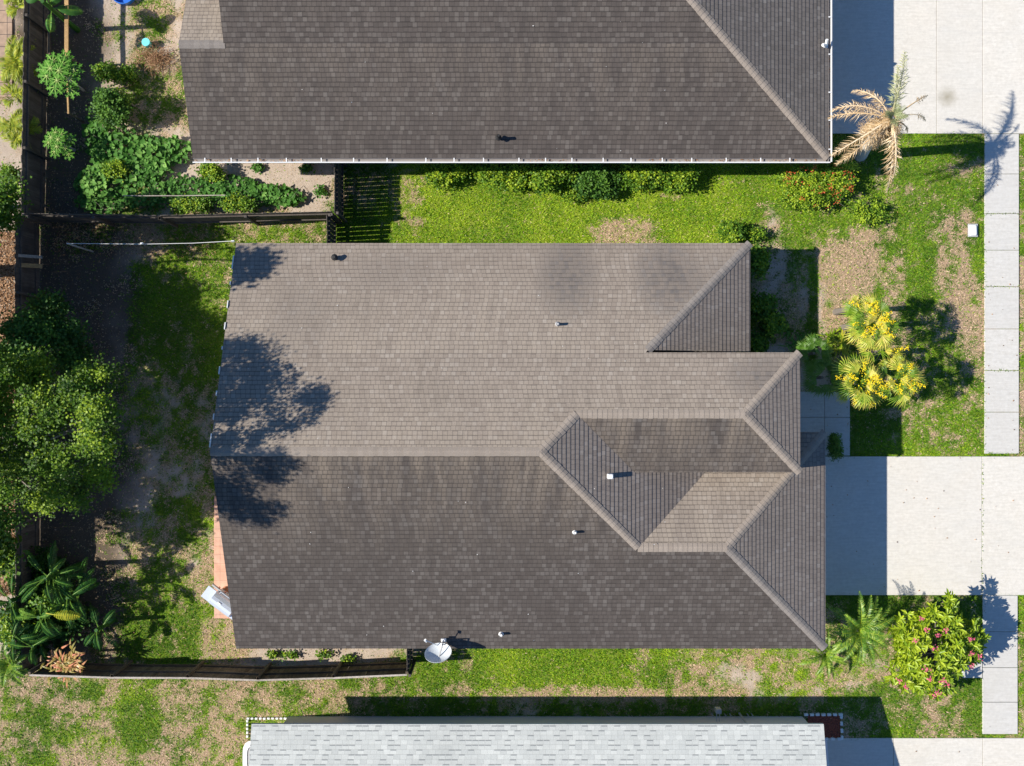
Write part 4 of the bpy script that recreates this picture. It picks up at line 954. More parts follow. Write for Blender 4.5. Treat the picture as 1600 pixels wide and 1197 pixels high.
def bigleaf(lf, base, az, ln, wd, e0, e1, rng, tint=.4, torn=.4, st=None, pet=.25):
    """banana-like leaf: petiole, midrib, blade of strips, some torn apart"""
    base = Vector(base); N_ = 16; pts = [base]
    for i in range(N_):
        e = e0 + (e1 - e0) * (i / (N_ - 1)); pts.append(pts[-1] + Vector((math.cos(az) * math.cos(e), math.sin(az) * math.cos(e), math.sin(e))) * ln / N_)
    for p in pts: p.z = max(p.z, .06)
    s = Vector((-math.sin(az), math.cos(az), 0)); j0 = int(pet * N_)
    if st: st.tube(pts, [.022 * (1 - .8 * i / N_) for i in range(N_ + 1)], 5, .9, cap=False)
    for sg in (-1, 1):
        drp = 0.15
        for i in range(j0, N_):
            f0 = (i - j0) / (N_ - j0); f1 = (i + 1 - j0) / (N_ - j0)
            w0 = wd * math.sin(math.pi * min(1, f0 * .93 + .07)) ** .6; w1 = wd * max(.02, math.sin(math.pi * min(1, f1 * .93 + .07))) ** .6
            if rng.random() < torn: drp = rng.uniform(.0, .7); g_ = .3
            else: g_ = 0
            a, b = pts[i].lerp(pts[i + 1], g_), pts[i + 1]; d = (b - a) * .55
            tn = min(1, max(0, tint + rng.normal(0, .12)))
            lf.add([a, b, b + s * sg * w1 * .5 + d * .3 + Vector((0, 0, .04)), a + s * sg * w0 * .5 + d * .3 + Vector((0, 0, .04)),
                    b + s * sg * w1 + d - Vector((0, 0, drp * w1)), a + s * sg * w0 + d - Vector((0, 0, drp * w0))],
                   [(0, 1, 2, 3), (3, 2, 4, 5)], [min(1, tn + .14), min(1, tn + .14), tn, tn, tn * .8, tn * .8])

# dying palm at the upper driveway
rng = np.random.default_rng(90)
top = at(1392, 186, 4.6); bs = at(1344, 242, 0)
pt = thing('palm_tree', bs, 'dying palm with straw coloured drooping fronds between upper driveway and house', 'palm')
b = MB(); b.tube([bs, bs.lerp(top, .33) + Vector((-.05, -.02, 0)), bs.lerp(top, .7) + Vector((-.05, 0, 0)), top - Vector((0, 0, .1)), top + Vector((0, 0, .15))], [.24, .17, .16, .14, .06], 12); b.build('trunk', M['bark_pale'], pt, smooth=True)
# image azimuths (degrees), length, e0, e1, material, leaflet length
specs = [(156, 1.9, .45, -.75, 'straw', .3, .9, .85), (170, 2.0, .5, -1.1, 'straw', .3, .3, .7), (130, 1.75, .7, -1.3, 'straw', .28, .5, .6), (82, 1.95, .62, -.15, 'palegreen', .42, .0, .95), (92, 1.5, .9, .1, 'palegreen', .3, 0, .7),
         (36, 1.45, .35, -.6, 'straw', .2, -.2, .5), (14, 1.35, .3, -.9, 'straw', .2, -.8, .5), (-18, .9, .1, -1.2, 'straw', .15, -.5, .5),
         (212, 2.1, .35, -1.0, 'straw', .36, -.1, .7), (224, 2.1, .3, -.95, 'straw', .36, -.25, .7), (-82, 2.1, .4, -1.05, 'straw', .36, 0, .8), (-86, 2.3, .2, -.9, 'straw', .33, .05, .8), (-110, 1.1, -.2, -1.3, 'straw', .3, .1, .7), (-60, 1.0, -.2, -1.3, 'straw', .3, 0, .7), (240, 1.2, -.3, -1.3, 'straw', .3, 0, .7), (200, 1.0, -.2, -1.3, 'straw', .3, 0, .7)]
for (az, ln, e0, e1, mt, ll, curl, vv) in specs:
    lf = MB(); st = MB(); q = top + Vector((math.cos(math.radians(az)) * .06, math.sin(math.radians(az)) * .06, 0))
    thin = az in (36, 14, -18)
    frond(lf, st, q, math.radians(az), ln, e0, e1, 60 if not thin else 26, ll, .022, rng, (.1, 1), hang=.55, sweep=.65, rw=.03, vee=.05 if mt == 'straw' else .25, start=.2 if not thin else .58, curl=curl, jit=.32)
    fo = lf.build('frond', M[mt], pt); st.build('rachis', M['straw' if mt == 'straw' else 'palegreen'], fo)
lf = MB(); st = MB()
for i in range(26): frond(lf, st, top + Vector((0, 0, .1)), rng.uniform(0, 6.28), rng.uniform(.3, .6), rng.uniform(.2, 1.2), -.6, 10, .2, .02, rng, (0, .8), hang=.4)
for i in range(64):
    a = rng.uniform(3.1, 5.8); frond(lf, st, top + Vector((0, 0, -.2)), a, rng.uniform(.35, 1.05), rng.uniform(-.3, .3), -1.3, 14, .24, .02, rng, (0, .6), hang=.6, jit=.4)
lf.build('crown', M['straw'], pt)
lf = MB(); st = MB()
for i in range(14): frond(lf, st, top + Vector((0, 0, .15)), rng.uniform(0, 6.28), rng.uniform(.3, .5), 1.0, .2, 12, .16, .02, rng, (0, .5), hang=.1)
lf.build('shoot', M['palegreen'], pt)

# yellow blossoming fan palms on the front lawn
def fanpalm(label, px, py, h, n, pet, rad, seed, flowers=5, group='fan palms with yellow flower sprays on the front lawn', ang=None, tint=(.1, .85), trunk=.09):
    rng = np.random.default_rng(seed); c = at(px, py, h); t = thing('fan_palm', (c.x, c.y, 0), label, 'palm', group)
    b = MB(); b.tube([(c.x, c.y, 0), (c.x, c.y, h * .5), c], [trunk * 1.3, trunk, trunk], 8); b.build('trunk', M['bark'], t)
    lf = MB(); st = MB()
    for i in range(n):
        az = i * 2.399 + rng.uniform(-.3, .3) if ang is None else rng.uniform(*ang)
        el = 1.25 - 1.5 * (i + .5) / n + rng.normal(0, .22); tt_ = (.75, 1.0) if rng.random() < .3 else tint
        fanleaf(lf, st, c + Vector((0, 0, .05)), az, el, pet * rng.uniform(.5, 1.35), rad * rng.uniform(.75, 1.25), rng, tt_, droop=.1 + .4 * rng.random(), nseg=rng.integers(11, 16), spread=rng.uniform(1.7, 2.5))
    lf.build('crown', M['fan'], t); st.build('leaf_stalk', M['fan'], t)
    for i in range(flowers):
        az = i * 6.283 / flowers + rng.uniform(-.4, .4); L = rng.uniform(.35, .85)
        q = c + Vector((math.cos(az) * L, math.sin(az) * L, .42 - .25 * L)); P = []
        for k in range(60):
            f = rng.random() ** .8; m = c.lerp(q, .25 + .8 * f) + Vector((0, 0, .34)); P.append(m + Vector(rng.normal(0, .055 * (1.2 - .5 * f), 3)))
        P = np.array(P); Lf = rng.uniform(.03, .055, len(P)); leaves('flower_spray', P, Lf, Lf * .9, rng.random(len(P)), M['yellow'], t, DIA, (0, 1), rng)
    return t
fanpalm('upper fan palm with yellow sprays, top of the lawn cluster', 1358, 505, 2.5, 28, .5, .5, 100, 8)
fanpalm('lower left fan palm with yellow sprays overhanging the walkway', 1340, 597, 2.3, 28, .52, .5, 101, 8)
fanpalm('lower right fan palm with yellow sprays casting shade on the lawn', 1402, 592, 2.2, 22, .45, .45, 102, 6)
fanpalm('lime green fan palm tuft at the top of the cluster', 1340, 480, 2.2, 8, .2, .34, 103, 2, tint=(.1, .5))
fanpalm('middle fan palm squeezed between the yellow ones', 1375, 550, 1.9, 14, .42, .4, 104, 1, tint=(.0, .8))
rng = np.random.default_rng(105)
def fanlow(label, px, py, h, n, pet, rad, mat, seed, name='fan_palm', cat='palm'):
    rng = np.random.default_rng(seed); c = at(px, py, h); t = thing(name, (c.x, c.y, 0), label, cat)
    b = MB(); b.tube([(c.x, c.y, 0), c], [.06, .05], 8); b.build('trunk', M['bark'], t); lf = MB(); st = MB()
    for i in range(n): fanleaf(lf, st, c, i * 2.4, 1.2 - 1.3 * (i + .5) / n, pet, rad, rng, (.1, .5))
    lf.build('crown', M[mat], t)
fanlow('dark green fan palm in roof shade beside the porch', 1285, 590, 1.1, 14, .4, .42, 'palm', 106)
fanlow('dark fan palm at the upper right corner of the porch roof', 1272, 552, .9, 12, .35, .4, 'palm', 107)
# strap leaved liriope in the shade line
def straps(name, label, cat, px, py, h, n, ln, wd, mat, seed, spread=(.25, .15), tint=(.1, 1), e=(1.2, -.5), k=1):
    rng = np.random.default_rng(seed); g0_ = flat(at(px, py, h)); c = at(px, py, h); t = thing(name, g0_, label, cat); lf = MB()
    for i in range(n):
        az = rng.uniform(0, 6.28); b0 = c + Vector((rng.normal(0, spread[0]), rng.normal(0, spread[1]), .03)); L = ln * rng.uniform(.6, 1.1); pts = [b0]; N_ = 5
        e0 = rng.uniform(.6, e[0])
        for j in range(N_):
            ee = e0 + (e[1] - e0) * j / (N_ - 1); pts.append(pts[-1] + Vector((math.cos(az) * math.cos(ee), math.sin(az) * math.cos(ee), math.sin(ee))) * L / N_)
        s = Vector((-math.sin(az), math.cos(az), 0)); w_ = [wd * q for q in (.5, .9, 1, .85, .55, .04)]
        vs = []
        for p, ww in zip(pts, w_): vs += [p - s * ww, p + s * ww]
        lf.add(vs, [(2 * j, 2 * j + 1, 2 * j + 3, 2 * j + 2) for j in range(N_)], [rng.uniform(*tint)] * 12)
    lf.build('foliage', M[mat], t)
    b = MB(); b.tube([g0_, c + Vector((0, 0, .12))], [.05, .04], 6); b.build('stem', M['bark'], t)
straps('strap_leaf_plant', 'strap leaved plant whose pale tips catch light by the porch roof corner', 'plant', 1255, 537, 0, 90, .5, .02, 'vine', 110, (.3, .12), (.5, 1))
straps('strap_leaf_plant', 'yellow green strap leaved plant left of the fan palms', 'plant', 1302, 530, 0, 46, .5, .028, 'lime', 111, (.22, .14), (.1, .9))
straps('agave', 'pale yellow spiky leaves sprawling left of the fan palms', 'plant', 1316, 540, 0, 30, .6, .03, 'yellowleaf', 112, (.15, .1), (.5, 1))

# sago palms
def sago(label, px, py, h, n, ln, seed, ang=(0, 6.283), tint=(.1, .8), mat='palm', ll=.17):
    rng = np.random.default_rng(seed); c = at(px, py, h); t = thing('sago_palm', (c.x, c.y, 0), label, 'palm')
    b = MB(); b.tube([(c.x, c.y, 0), c - Vector((0, 0, .12))], [.14, .10], 10); b.build('trunk', M['bark'], t); lf = MB(); st = MB()
    for i in range(10): frond(lf, st, c - Vector((0, 0, .05)), rng.uniform(0, 6.28), .4, 1.3, .4, 14, .12, .02, rng, (.4, 1), hang=.1)
    for i in range(n):
        az = i * 2.399 + rng.uniform(-.2, .2); f = (i + .5) / n
        frond(lf, st, c + Vector((math.cos(az) * .08, math.sin(az) * .08, 0)), az, ln * rng.uniform(.85, 1.1) * (.8 + .2 * f), 1.25 - .75 * f, -.15 - .75 * f, 34, ll, .026, rng, tint, hang=.15, sweep=1.0, rw=.012, vee=.55, start=.08, jit=.12)
    lf.build('crown', M[mat], t); st.build('rachis', M['lime'], t)
sago('large feathery palm beside the pink flowered bush at the garage corner', 1342, 985, 1.5, 27, 1.4, 120, ll=.22, tint=(.2, 1))
sago('small sprawling feathery palm at the lower right roof corner', 1289, 1022, .55, 16, 1.0, 121, tint=(.4, 1), ll=.14)

# frangipani with pink flowers
rng = np.random.default_rng(130)
pc = at(1452, 1012, 0); fp = thing('frangipani', pc, 'round lime green bush dotted with pink flowers beside the lower sidewalk', 'bush')
tips = []
lobes = [lob(1452, 1010, 1.5, 1.25, 1.25, .8), lob(1500, 1000, 1.3, .75, .9, .6), lob(1420, 1050, 1.1, .85, .65, .55), lob(1420, 985, 1.4, .7, .7, .6), lob(1470, 962, 1.9, .5, .5, .45), lob(1480, 940, 1.8, .28, .25, .3), lob(1455, 1065, 1.0, .7, .45, .5), lob(1515, 1000, 1.2, .35, .8, .5)]
vol = np.array([l[3] * l[4] for l in lobes]); vol /= vol.sum()
for i in range(290):
    l = lobes[rng.choice(len(lobes), p=vol)]; u = rng.normal(size=3); u /= np.linalg.norm(u); u[2] = abs(u[2]) if rng.random() < .8 else u[2]
    r_ = rng.uniform(.7, 1.0); tips.append(np.array(l[:3]) + u * np.array(l[3:6]) * r_)
tips = np.array(tips); per = 11
P = np.repeat(tips, per, 0) + rng.normal(0, .015, (len(tips) * per, 3)); nL = len(P)
az = np.tile(np.arange(per) * 2.399, len(tips)) + np.repeat(rng.uniform(0, 6.28, len(tips)), per)
el = rng.uniform(-.25, .85, nL); d = np.stack([np.cos(az) * np.cos(el), np.sin(az) * np.cos(el), np.sin(el)], 1)
s = np.stack([-np.sin(az), np.cos(az), np.zeros(nL)], 1) + rng.normal(0, .25, (nL, 3)); s -= d * (s * d).sum(1)[:, None]; s /= np.linalg.norm(s, axis=1)[:, None]
nn = np.cross(d, s)
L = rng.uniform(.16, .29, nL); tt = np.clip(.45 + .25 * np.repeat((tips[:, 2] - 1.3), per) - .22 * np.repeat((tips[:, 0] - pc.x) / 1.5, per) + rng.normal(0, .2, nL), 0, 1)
leaves('foliage', P, L, L * .31, tt, M['lime'], fp, OVAL, frames=(d, s, nn))
b = MB(); b.tube([pc, pc + Vector((0, 0, .5))], [.12, .1], 8); limbs(b, pc + Vector((0, 0, .45)), tips, rng, 60, .06); b.build('stem', M['bark'], fp, smooth=True)
fl = [(1440, 967), (1449, 985), (1478, 985), (1466, 994), (1431, 1003), (1460, 1013), (1519, 998), (1519, 1022), (1530, 1026), (1518, 1040), (1405, 1064), (1453, 1060), (1474, 1064), (1482, 1069), (1458, 1088), (1466, 1082), (1415, 1073), (1448, 1046)]
for (px, py) in fl:
    hh = 2.15 - .65 * (((px - 1455) / 80) ** 2 + ((py - 1010) / 85) ** 2)
    hh = max(hh, .7); q = at(px, py, hh + .3); P = np.array(q)[None] + rng.normal(0, 1, (16, 3)) * np.array([.045, .045, .04]); Lf = rng.uniform(.04, .07, 16)
    leaves('flower_cluster', P, Lf, Lf * .8, rng.random(16), M['pink'], fp, OVAL, (0, .9), rng)

# banana clump bottom left
def banana(label, px, py, h, n, ln, wd, seed, mat='banana', group='big paddle leaved plants in the lower left corner', tint=(.05, .5), torn=.3, e0=(1.1, .3), e1=-.6, name='banana_plant', cat='banana plant'):
    rng = np.random.default_rng(seed); c = at(px, py, h); t = thing(name, (c.x, c.y, 0), label, cat, group)
    b = MB(); b.tube([(c.x, c.y, 0), c], [.1, .06], 8); b.build('trunk', M['banana'], t)
    for i in range(n):
        lf = MB(); az = i * 2.4 + rng.uniform(-.9, .9); bigleaf(lf, c - Vector((0, 0, rng.uniform(0, h * .45))), az, ln * rng.uniform(.7, 1.15), wd * rng.uniform(.7, 1.1), rng.uniform(e0[1], e0[0]), e1 * rng.uniform(.6, 1.2), rng, rng.uniform(*tint), torn, lf)
        lf.build('leaf', M[mat], t)
banana('tall dark paddle leaved plant, topmost in the lower left corner', 70, 905, 2.6, 16, 1.1, .12, 140, torn=.75)
banana('paddle leaved plant spreading right over the lawn shade', 105, 935, 2.2, 15, 1.15, .12, 141, torn=.8, tint=(.1, .5))
banana('paddle leaved plant with one torn yellow leaf', 60, 965, 2.0, 15, .95, .13, 142, tint=(.2, .95), torn=.75)
banana('paddle leaved plant at the left frame edge, lower corner', 15, 940, 2.1, 14, .95, .12, 143, torn=.75)
banana('glossy paddle leaved plant just above the lower fence', 50, 1010, 1.7, 15, .85, .12, 144, torn=.75)
banana('paddle leaved plant right of the others near the fence', 20, 1000, 1.8, 11, .9, .15, 145, torn=.75)
banana('shaded paddle leaved plant on the right of the clump', 150, 985, 1.5, 8, .9, .14, 147, tint=(0, .3), torn=.6)
lf = MB(); yl_ = thing('banana_plant', at(80, 985), 'single bright yellow torn leaf arching from the clump', 'banana plant')
bigleaf(lf, at(72, 958, 2.6), -.12, 1.1, .17, .3, -.5, np.random.default_rng(3), .85, .9, lf); lf.build('leaf', M['yellowleaf'], yl_)
b = MB(); q = at(72, 958, 2.6); b.tube([(q.x - .1, q.y, 0), q], [.05, .03], 6); b.build('trunk', M['banana'], yl_)
banana('banana leaf reaching over the tall fence at the top left', 66, 2, 2.6, 7, .9, .22, 146, group=None, tint=(.4, .9), torn=.15)
straps('bromeliad', 'copper and yellow bromeliad cluster by the lower left fence', 'bromeliad', 107, 1034, 1.25, 120, .48, .035, 'brom', 150, (.25, .2), (.2, 1), (1.2, -.3))
sago('small feathery palm in front of the lower fence at the far left', 14, 1038, 1.5, 14, .8, 151, tint=(.2, .9), ll=.2)
# yellow green arecas in the far left strip
def areca(label, px, py, h, n, ln, seed):
    rng = np.random.default_rng(seed); c = at(px, py, h); t = thing('areca_palm', (c.x, c.y, 0), label, 'palm', 'yellow green palms behind the tall fence'); lf = MB(); st = MB()
    for i in range(n):
        az = rng.uniform(0, 6.28); q = c + Vector((rng.normal(0, .12), rng.normal(0, .2), 0)); frond(lf, st, q, az, ln * rng.uniform(.7, 1.1), 1.2 - .9 * rng.random(), -.7, 22, .3, .035, rng, (.2, .9), hang=.2, sweep=.8, vee=.3)
    lf.build('crown', M['yellowleaf'], t); st.build('rachis', M['lime'], t)
    b = MB()
    for i in range(5): b.tube([(c.x + rng.normal(0, .1), c.y + rng.normal(0, .15), 0), c], [.03, .02], 6)
    b.build('trunk', M['bark'], t)
areca('yellow green palm at the very top left', 30, 5, .9, 12, .55, 160); areca('largest yellow green palm over the neighbour patio', 26, 95, 1.0, 24, .75, 161)
areca('yellow green palm below the patio slab', 24, 205, 1.0, 24, .75, 162); areca('small yellow green palm behind the fence corner', 26, 150, .7, 10, .5, 163)
shrub('dusty green bush beyond the left fence', 15, 275, .9, .4, .35, 60, 'shrub', seed=164, name='bush', cat='bush')
shrub('green weeds beyond the lower part of the left fence', 8, 870, .8, .3, .6, 60, 'shrub', seed=165, name='bush', cat='bush')

# ------------------------------------------------------------------ fences
def fence(label, p, q, h=1.65, side=1, mat='wood_dark', railmat='wood_dark', posts=None, bw=.14, topcap=None, pts=None, rails=(.3, 1.35), lean=0, group=None, gapf=.001):
    """boards along p->q; side=+1: rails and posts on the left of the run"""
    pts = [Vector(a) for a in (pts or [p, q])]
    t = thing('fence', pts[0].lerp(pts[-1], .5), label, 'fence', group)
    b = MB(); rb_ = [MB() for _ in rails]; cap = MB(); pb = []
    for a, c in zip(pts[:-1], pts[1:]):
        d = c - a; L = d.length; d.normalize(); s = Vector((-d.y, d.x, 0)) * side; ang = math.atan2(d.y, d.x); k = int(L / (bw + gapf))
        for i in range(k):
            o = a + d * (i + .5) * L / k; hh = h + R.uniform(-.035, .03)
            if R.random() < .05: hh -= R.uniform(0, .12)
            b.box((o.x - s.x * .03 + R.uniform(-.006, .006), o.y - s.y * .03, hh / 2), (bw, .018, hh), ang + R.uniform(-.012, .012), tint=R.random())
        for r_, z in zip(rb_, rails): r_.beam(a + s * .005 + Vector((0, 0, z)), c + s * .005 + Vector((0, 0, z + R.uniform(-.03, .03))), .045, .09, R.random())
        if topcap: cap.beam(a + Vector((0, 0, h + .02)), c + Vector((0, 0, h + .02)), .06, .03, R.random())
        n_ = max(1, round(L / 2.4)) if posts is None else posts
        for i in range(n_ + 1):
            o = a + d * L * i / n_; m = MB(); m.box((o.x + s.x * .07, o.y + s.y * .07, (h + .05) / 2), (.09, .09, h + .05), ang, tint=R.random(), bev=.006); pb.append(m)
    b.build('board_panel', M[mat], t)
    for r_ in rb_: r_.build('rail', M[railmat], t)
    if topcap: cap.build('top_rail', M[topcap], t)
    for m in pb: m.build('post', M[mat], t)
    return t
xl1, xl2 = at(38, 0, 1.65).x, at(25, 0, 1.65).x
yc = at(0, 335, 1.65).y
fence('tall close boarded grey fence on the left beside the papaya', (at(40, -80, 1.65).x, at(0, -80, 1.65).y, 0), (at(34, 330, 1.65).x, yc, 0), side=1, posts=4, bw=.13)
fence('shaded left fence with rails on its yard face behind the big tree', (xl2, yc - .05, 0), (xl2 + .02, at(0, 1057, 1.65).y, 0), side=1)
fence('dark fence between the vine bed and the shaded back yard', None, None, pts=[(xl1 + .1, yc, 0), (at(250, 0, 1.65).x, at(0, 338, 1.65).y, 0), (at(518, 0, 1.65).x, at(0, 332, 1.65).y, 0)], side=-1)
fence('dark gate fence between the two upper houses', (at(524, 0, 1.7).x, 7.6, 0), (at(524, 0, 1.7).x, at(0, 333, 1.7).y, 0), side=1, posts=1, h=1.7, gapf=.004)
fence('short dark fence from the gate down to the central roof', (at(512, 0, 1.65).x, at(0, 336, 1.65).y, 0), (at(512, 0, 1.65).x, 4.15, 0), side=1, posts=1, gapf=.012)
fence('long brown lower fence with sun bleached top rail', None, None, pts=[at(46, 1056, 1.65) * 1, at(175, 1059, 1.65), at(293, 1060, 1.65), at(403, 1063.5, 1.65), at(521, 1059.5, 1.65), at(636, 1055, 1.65)], side=1, mat='wood_brown', topcap='wood_pale', posts=1, railmat='wood_pale') if False else None
fence('long brown lower fence with sun bleached top rail', None, None, pts=[flat(at(a_, b_, 1.68)) for a_, b_ in ((46, 1055), (175, 1059), (293, 1059.5), (403, 1063), (521, 1059.5), (636, 1054.5))], side=1, mat='wood_brown', topcap='wood_pale', posts=1, railmat='wood_brown', rails=(.25, .95))
fence('short dark return fence joining the lower fence to the house', flat(at(637, 1055, 1.65)), (at(637, 0, 1.65).x, -8.2, 0), side=-1, posts=1, gapf=.012)

# ------------------------------------------------------------------ small things
b = MB(); p, q = at(192, 306, 1.0), at(352, 305, 1.0); b.tube([p, p.lerp(q, .5) - Vector((0, 0, .04)), q], .018, 8); 
tag(b.build('pole', M['wood_pale']), 'long thin pale pole lying across the vine bed', 'pole')
cl_ = thing('clothesline', at(235, 380), 'white washing line stretched across the shaded yard to the roof corner', 'clothesline')
b = MB(); pts_ = [at(105, 380.5, 2.0), at(170, 381, 1.95), at(222, 381.5, 1.93), at(300, 380, 1.97), at(366, 376.5, 2.1)]; b.tube(pts_, .009, 6); b.build('line', M['white'], cl_)
b = MB(); q = at(105, 380.5, 2.0); b.tube([(q.x, q.y, 0), q], .03, 8); b.build('post', M['pvc'], cl_)
for px in (222, 364): b = MB(); b.box(at(px, 380.5 if px < 300 else 377, 1.95), (.1, .06, .08), bev=.01); b.build('peg', M['white'], cl_)
def plank(label, px0, py0, px1, py1, h, wd, mat, name='lumber_board'):
    b = MB(); b.beam(at(px0, py0, h), at(px1, py1, h), wd, .04, R.random()); tag(b.build(name, M[mat]), label, 'board')
    return
tr = thing('trellis', at(92, 40), 'timber trellis of tan planks on posts beside the tall fence', 'trellis')
b = MB(); b.beam(at(104, -40, 1.2), at(104, 88, 1.2), .13, .05, .4); b.build('beam', M['wood_new'], tr)
b = MB(); b.beam(at(105, 128, 1.2), at(107, 178, 1.2), .05, .05, .4); b.build('beam', M['wood_new'], tr)
b = MB(); b.beam(at(76, 24, 1.0), at(77, 88, 1.0), .06, .04, .4); b.build('beam', M['wood_brown'], tr)
for px, py in ((104, -30), (104, 86), (106, 176), (77, 84)):
    b = MB(); q = at(px, py, 1.18); b.tube([(q.x, q.y, 0), q], .035, 6); b.build('post', M['wood_brown'], tr)
b = MB(); b.beam(at(25, 414, 1.45), at(66, 416, .9), .14, .03, .5); tag(b.build('lumber_board', M['wood_new']), 'single orange tan board leaning on the shaded left fence', 'board')
b = MB(); b.beam(at(25, 399, 1.5), at(66, 402, .9), .10, .03, .5); tag(b.build('lumber_board', M['wood_pale']), 'grey board leaning on the shaded fence above the orange one', 'board')
b = MB(); c = at(228, 66, .28); bk = thing('bucket', flat(c), 'small cyan lidded bucket on the sandy yard', 'bucket'); b.tube([flat(c), c], [.11, .135], 16); b.build('tub', M['cyan'], bk); b = MB(); b.tube([c, c + Vector((0, 0, .03))], [.145, .14], 16); b.build('lid', M['cyan'], bk)
pl = thing('paddling_pool', flat(at(195, -8)), 'blue plastic paddling pool cut off by the top edge', 'pool'); c = flat(at(195, -10)); b = MB(); 
ring = [(math.cos(i * math.pi / 16) * .42, math.sin(i * math.pi / 16) * .42) for i in range(32)]
ringp(b, c, ring, 1, 1.05, 0, .22); ringp(b, c, ring, 1.05, .97, .22, .22); ringp(b, c, ring, .97, .9, .22, .03); b.add([c + Vector((x * .9, y * .9, .03)) for x, y in ring], [tuple(range(32))]); b.build('basin', M['blue'], pl)
b = MB(); b.box(at(1520, 360, .07), (.26, .38, .12), bev=.03, rz=.03); ub = thing('utility_box', flat(at(1520, 360)), 'small white utility box on the lawn by the sidewalk', 'utility box'); b.build('cover', M['white'], ub)
b = MB(); b.box(at(1520, 360, .03), (.34, .46, .06), bev=.01); b.build('base', M['pvc'], ub)
# brush pile
rng = np.random.default_rng(170); b = MB(); c = at(243, 92, 0); 
for i in range(260):
    a = rng.uniform(0, 6.28); o = c + Vector((rng.normal(0, .32), rng.normal(0, .24), rng.uniform(.03, .28))); l_ = rng.uniform(.15, .5); d_ = Vector((math.cos(a), math.sin(a), rng.uniform(-.2, .3))) * l_
    b.tube([o - d_ * .5, o + d_ * .05 + Vector((0, 0, .02)), o + d_ * .5], [.008, .007, .003], 4, rng.random())
tag(b.build('brush_pile', M['litter']), 'pile of dry brown twigs between bucket and house', 'brush pile')
# grill
gr = thing('barbecue_grill', flat(at(341, 941, .5)), 'stainless steel barbecue grill at the patio edge under the roof corner', 'grill')
gc = at(347, 945, 1.0); ga = math.radians(-37); gx_ = Vector((math.cos(ga), math.sin(ga), 0)); gy_ = Vector((-math.sin(ga), math.cos(ga), 0))
W3 = lambda x, y, z: Vector((gc.x, gc.y, 0)) + gx_ * x + gy_ * y + Vector((0, 0, z))
b = MB(); b.box(W3(0, 0, .42), (.82, .46, .7), ga, bev=.01); b.build('cabinet', M['steel'], gr)
b = MB(); prof = [(-.24, .80), (-.24, .95), (-.20, 1.03), (-.1, 1.09), (.0, 1.10), (.1, 1.06), (.19, .97), (.24, .84), (.24, .80)]
vs = [W3(x, y, z) for x in (-.42, .42) for y, z in prof]; k = len(prof)
b.add(vs, [(i, i + k, i + 1 + k, i + 1) for i in range(k - 1)] + [tuple(range(k)), tuple(reversed(range(k, 2 * k)))]); b.build('hood', M['steel'], gr, smooth=False)
b = MB(); b.tube([W3(-.3, .3, .93), W3(.3, .3, .93)], .018, 8); b.tube([W3(-.3, .22, .93), W3(-.3, .3, .93)], .012, 6); b.tube([W3(.3, .22, .93), W3(.3, .3, .93)], .012, 6); b.build('handle', M['steel'], gr)
for sx in (-1, 1):
    b = MB(); b.box(W3(sx * .60, -.02, .86), (.34, .46, .04), ga, bev=.008); b.build('side_shelf', M['steel'], gr)
b = MB(); b.box(W3(-.1, .27, .76), (1.2, .07, .13), ga, bev=.01); b.build('control_panel', M['pvc'], gr)
for x in (-.45, -.2, .05, .3): b = MB(); b.tube([W3(x, .3, .77), W3(x, .36, .77)], .03, 10); b.build('knob', M['door'], gr)
b = MB(); b.box(W3(-.1, .02, 1.11), (.12, .03, .015), ga); b.build('thermometer', M['white'], gr)
c = flat(at(359, 923)); po = thing('flower_pot', c, 'terracotta pot beside the grill under the roof edge', 'pot'); b = MB()
b.tube([c + Vector((0, 0, .0)), c + Vector((0, 0, .3)), c + Vector((0, 0, .3)), c + Vector((0, 0, .36))], [.14, .2, .225, .225], 18, cap=True); b.build('body', M['terra'], po)
# satellite dish
dc = at(685, 1023, 3.35); dn = Vector((-.10, .80, .56)).normalized(); ds = dn.cross(Vector((0, 0, 1))).normalized(); du = ds.cross(dn)
mt = at(693, 1001, 2.9)
sd = thing('satellite_dish', mt, 'grey satellite dish on a mast at the lower roof edge', 'satellite dish')
b = MB(); rings = 6; vs = []; 
for back in (0, 1):
    for i in range(rings + 1):
        f = i / rings
        for k in range(36):
            th = 2 * math.pi * k / 36; vs.append(dc + ds * math.cos(th) * .43 * f + du * math.sin(th) * .39 * f + dn * (.19 * f * f - back * .015 - .09))
fs = []
for back in (0, 1):
    o_ = back * (rings + 1) * 36
    for i in range(rings):
        for k in range(36):
            k2 = (k + 1) % 36; q_ = (o_ + i * 36 + k, o_ + i * 36 + k2, o_ + (i + 1) * 36 + k2, o_ + (i + 1) * 36 + k); fs.append(q_ if back else q_[::-1])
for k in range(36):
    k2 = (k + 1) % 36; fs.append((rings * 36 + k, rings * 36 + k2, (rings + 1) * 36 + rings * 36 + k2, (rings + 1) * 36 + rings * 36 + k))
b.add(vs, fs); b.build('reflector', M['dish'], sd, smooth=True)
lnb = at(664, 1000, 3.75)
b = MB(); b.tube([dc - du * .36 - dn * .0, lnb], .014, 6); b.build('feed_arm', M['white'], sd)
b = MB(); b.tube([lnb, lnb + (dc - lnb).normalized() * .1], [.045, .03], 10); b.build('receiver', M['white'], sd)
b = MB(); b.tube([mt - Vector((0, 0, .1)), mt + Vector((0, -.02, .55)), dc - dn * .1], [.028, .028, .02], 8); b.build('mast', M['pvc'], sd)
b = MB()
for dx in (-.2, .2): b.tube([mt + Vector((0, 0, .42)), Vector((mt.x + dx * .6, mt.y - .28, 2.73))], .012, 6)
b.box(mt + Vector((0, .0, -.06)), (.16, .12, .04), bev=.01); b.box(mt + Vector((0, .06, .12)), (.14, .08, .1), bev=.01, tint=.9); b.build('mount', M['white'], sd)
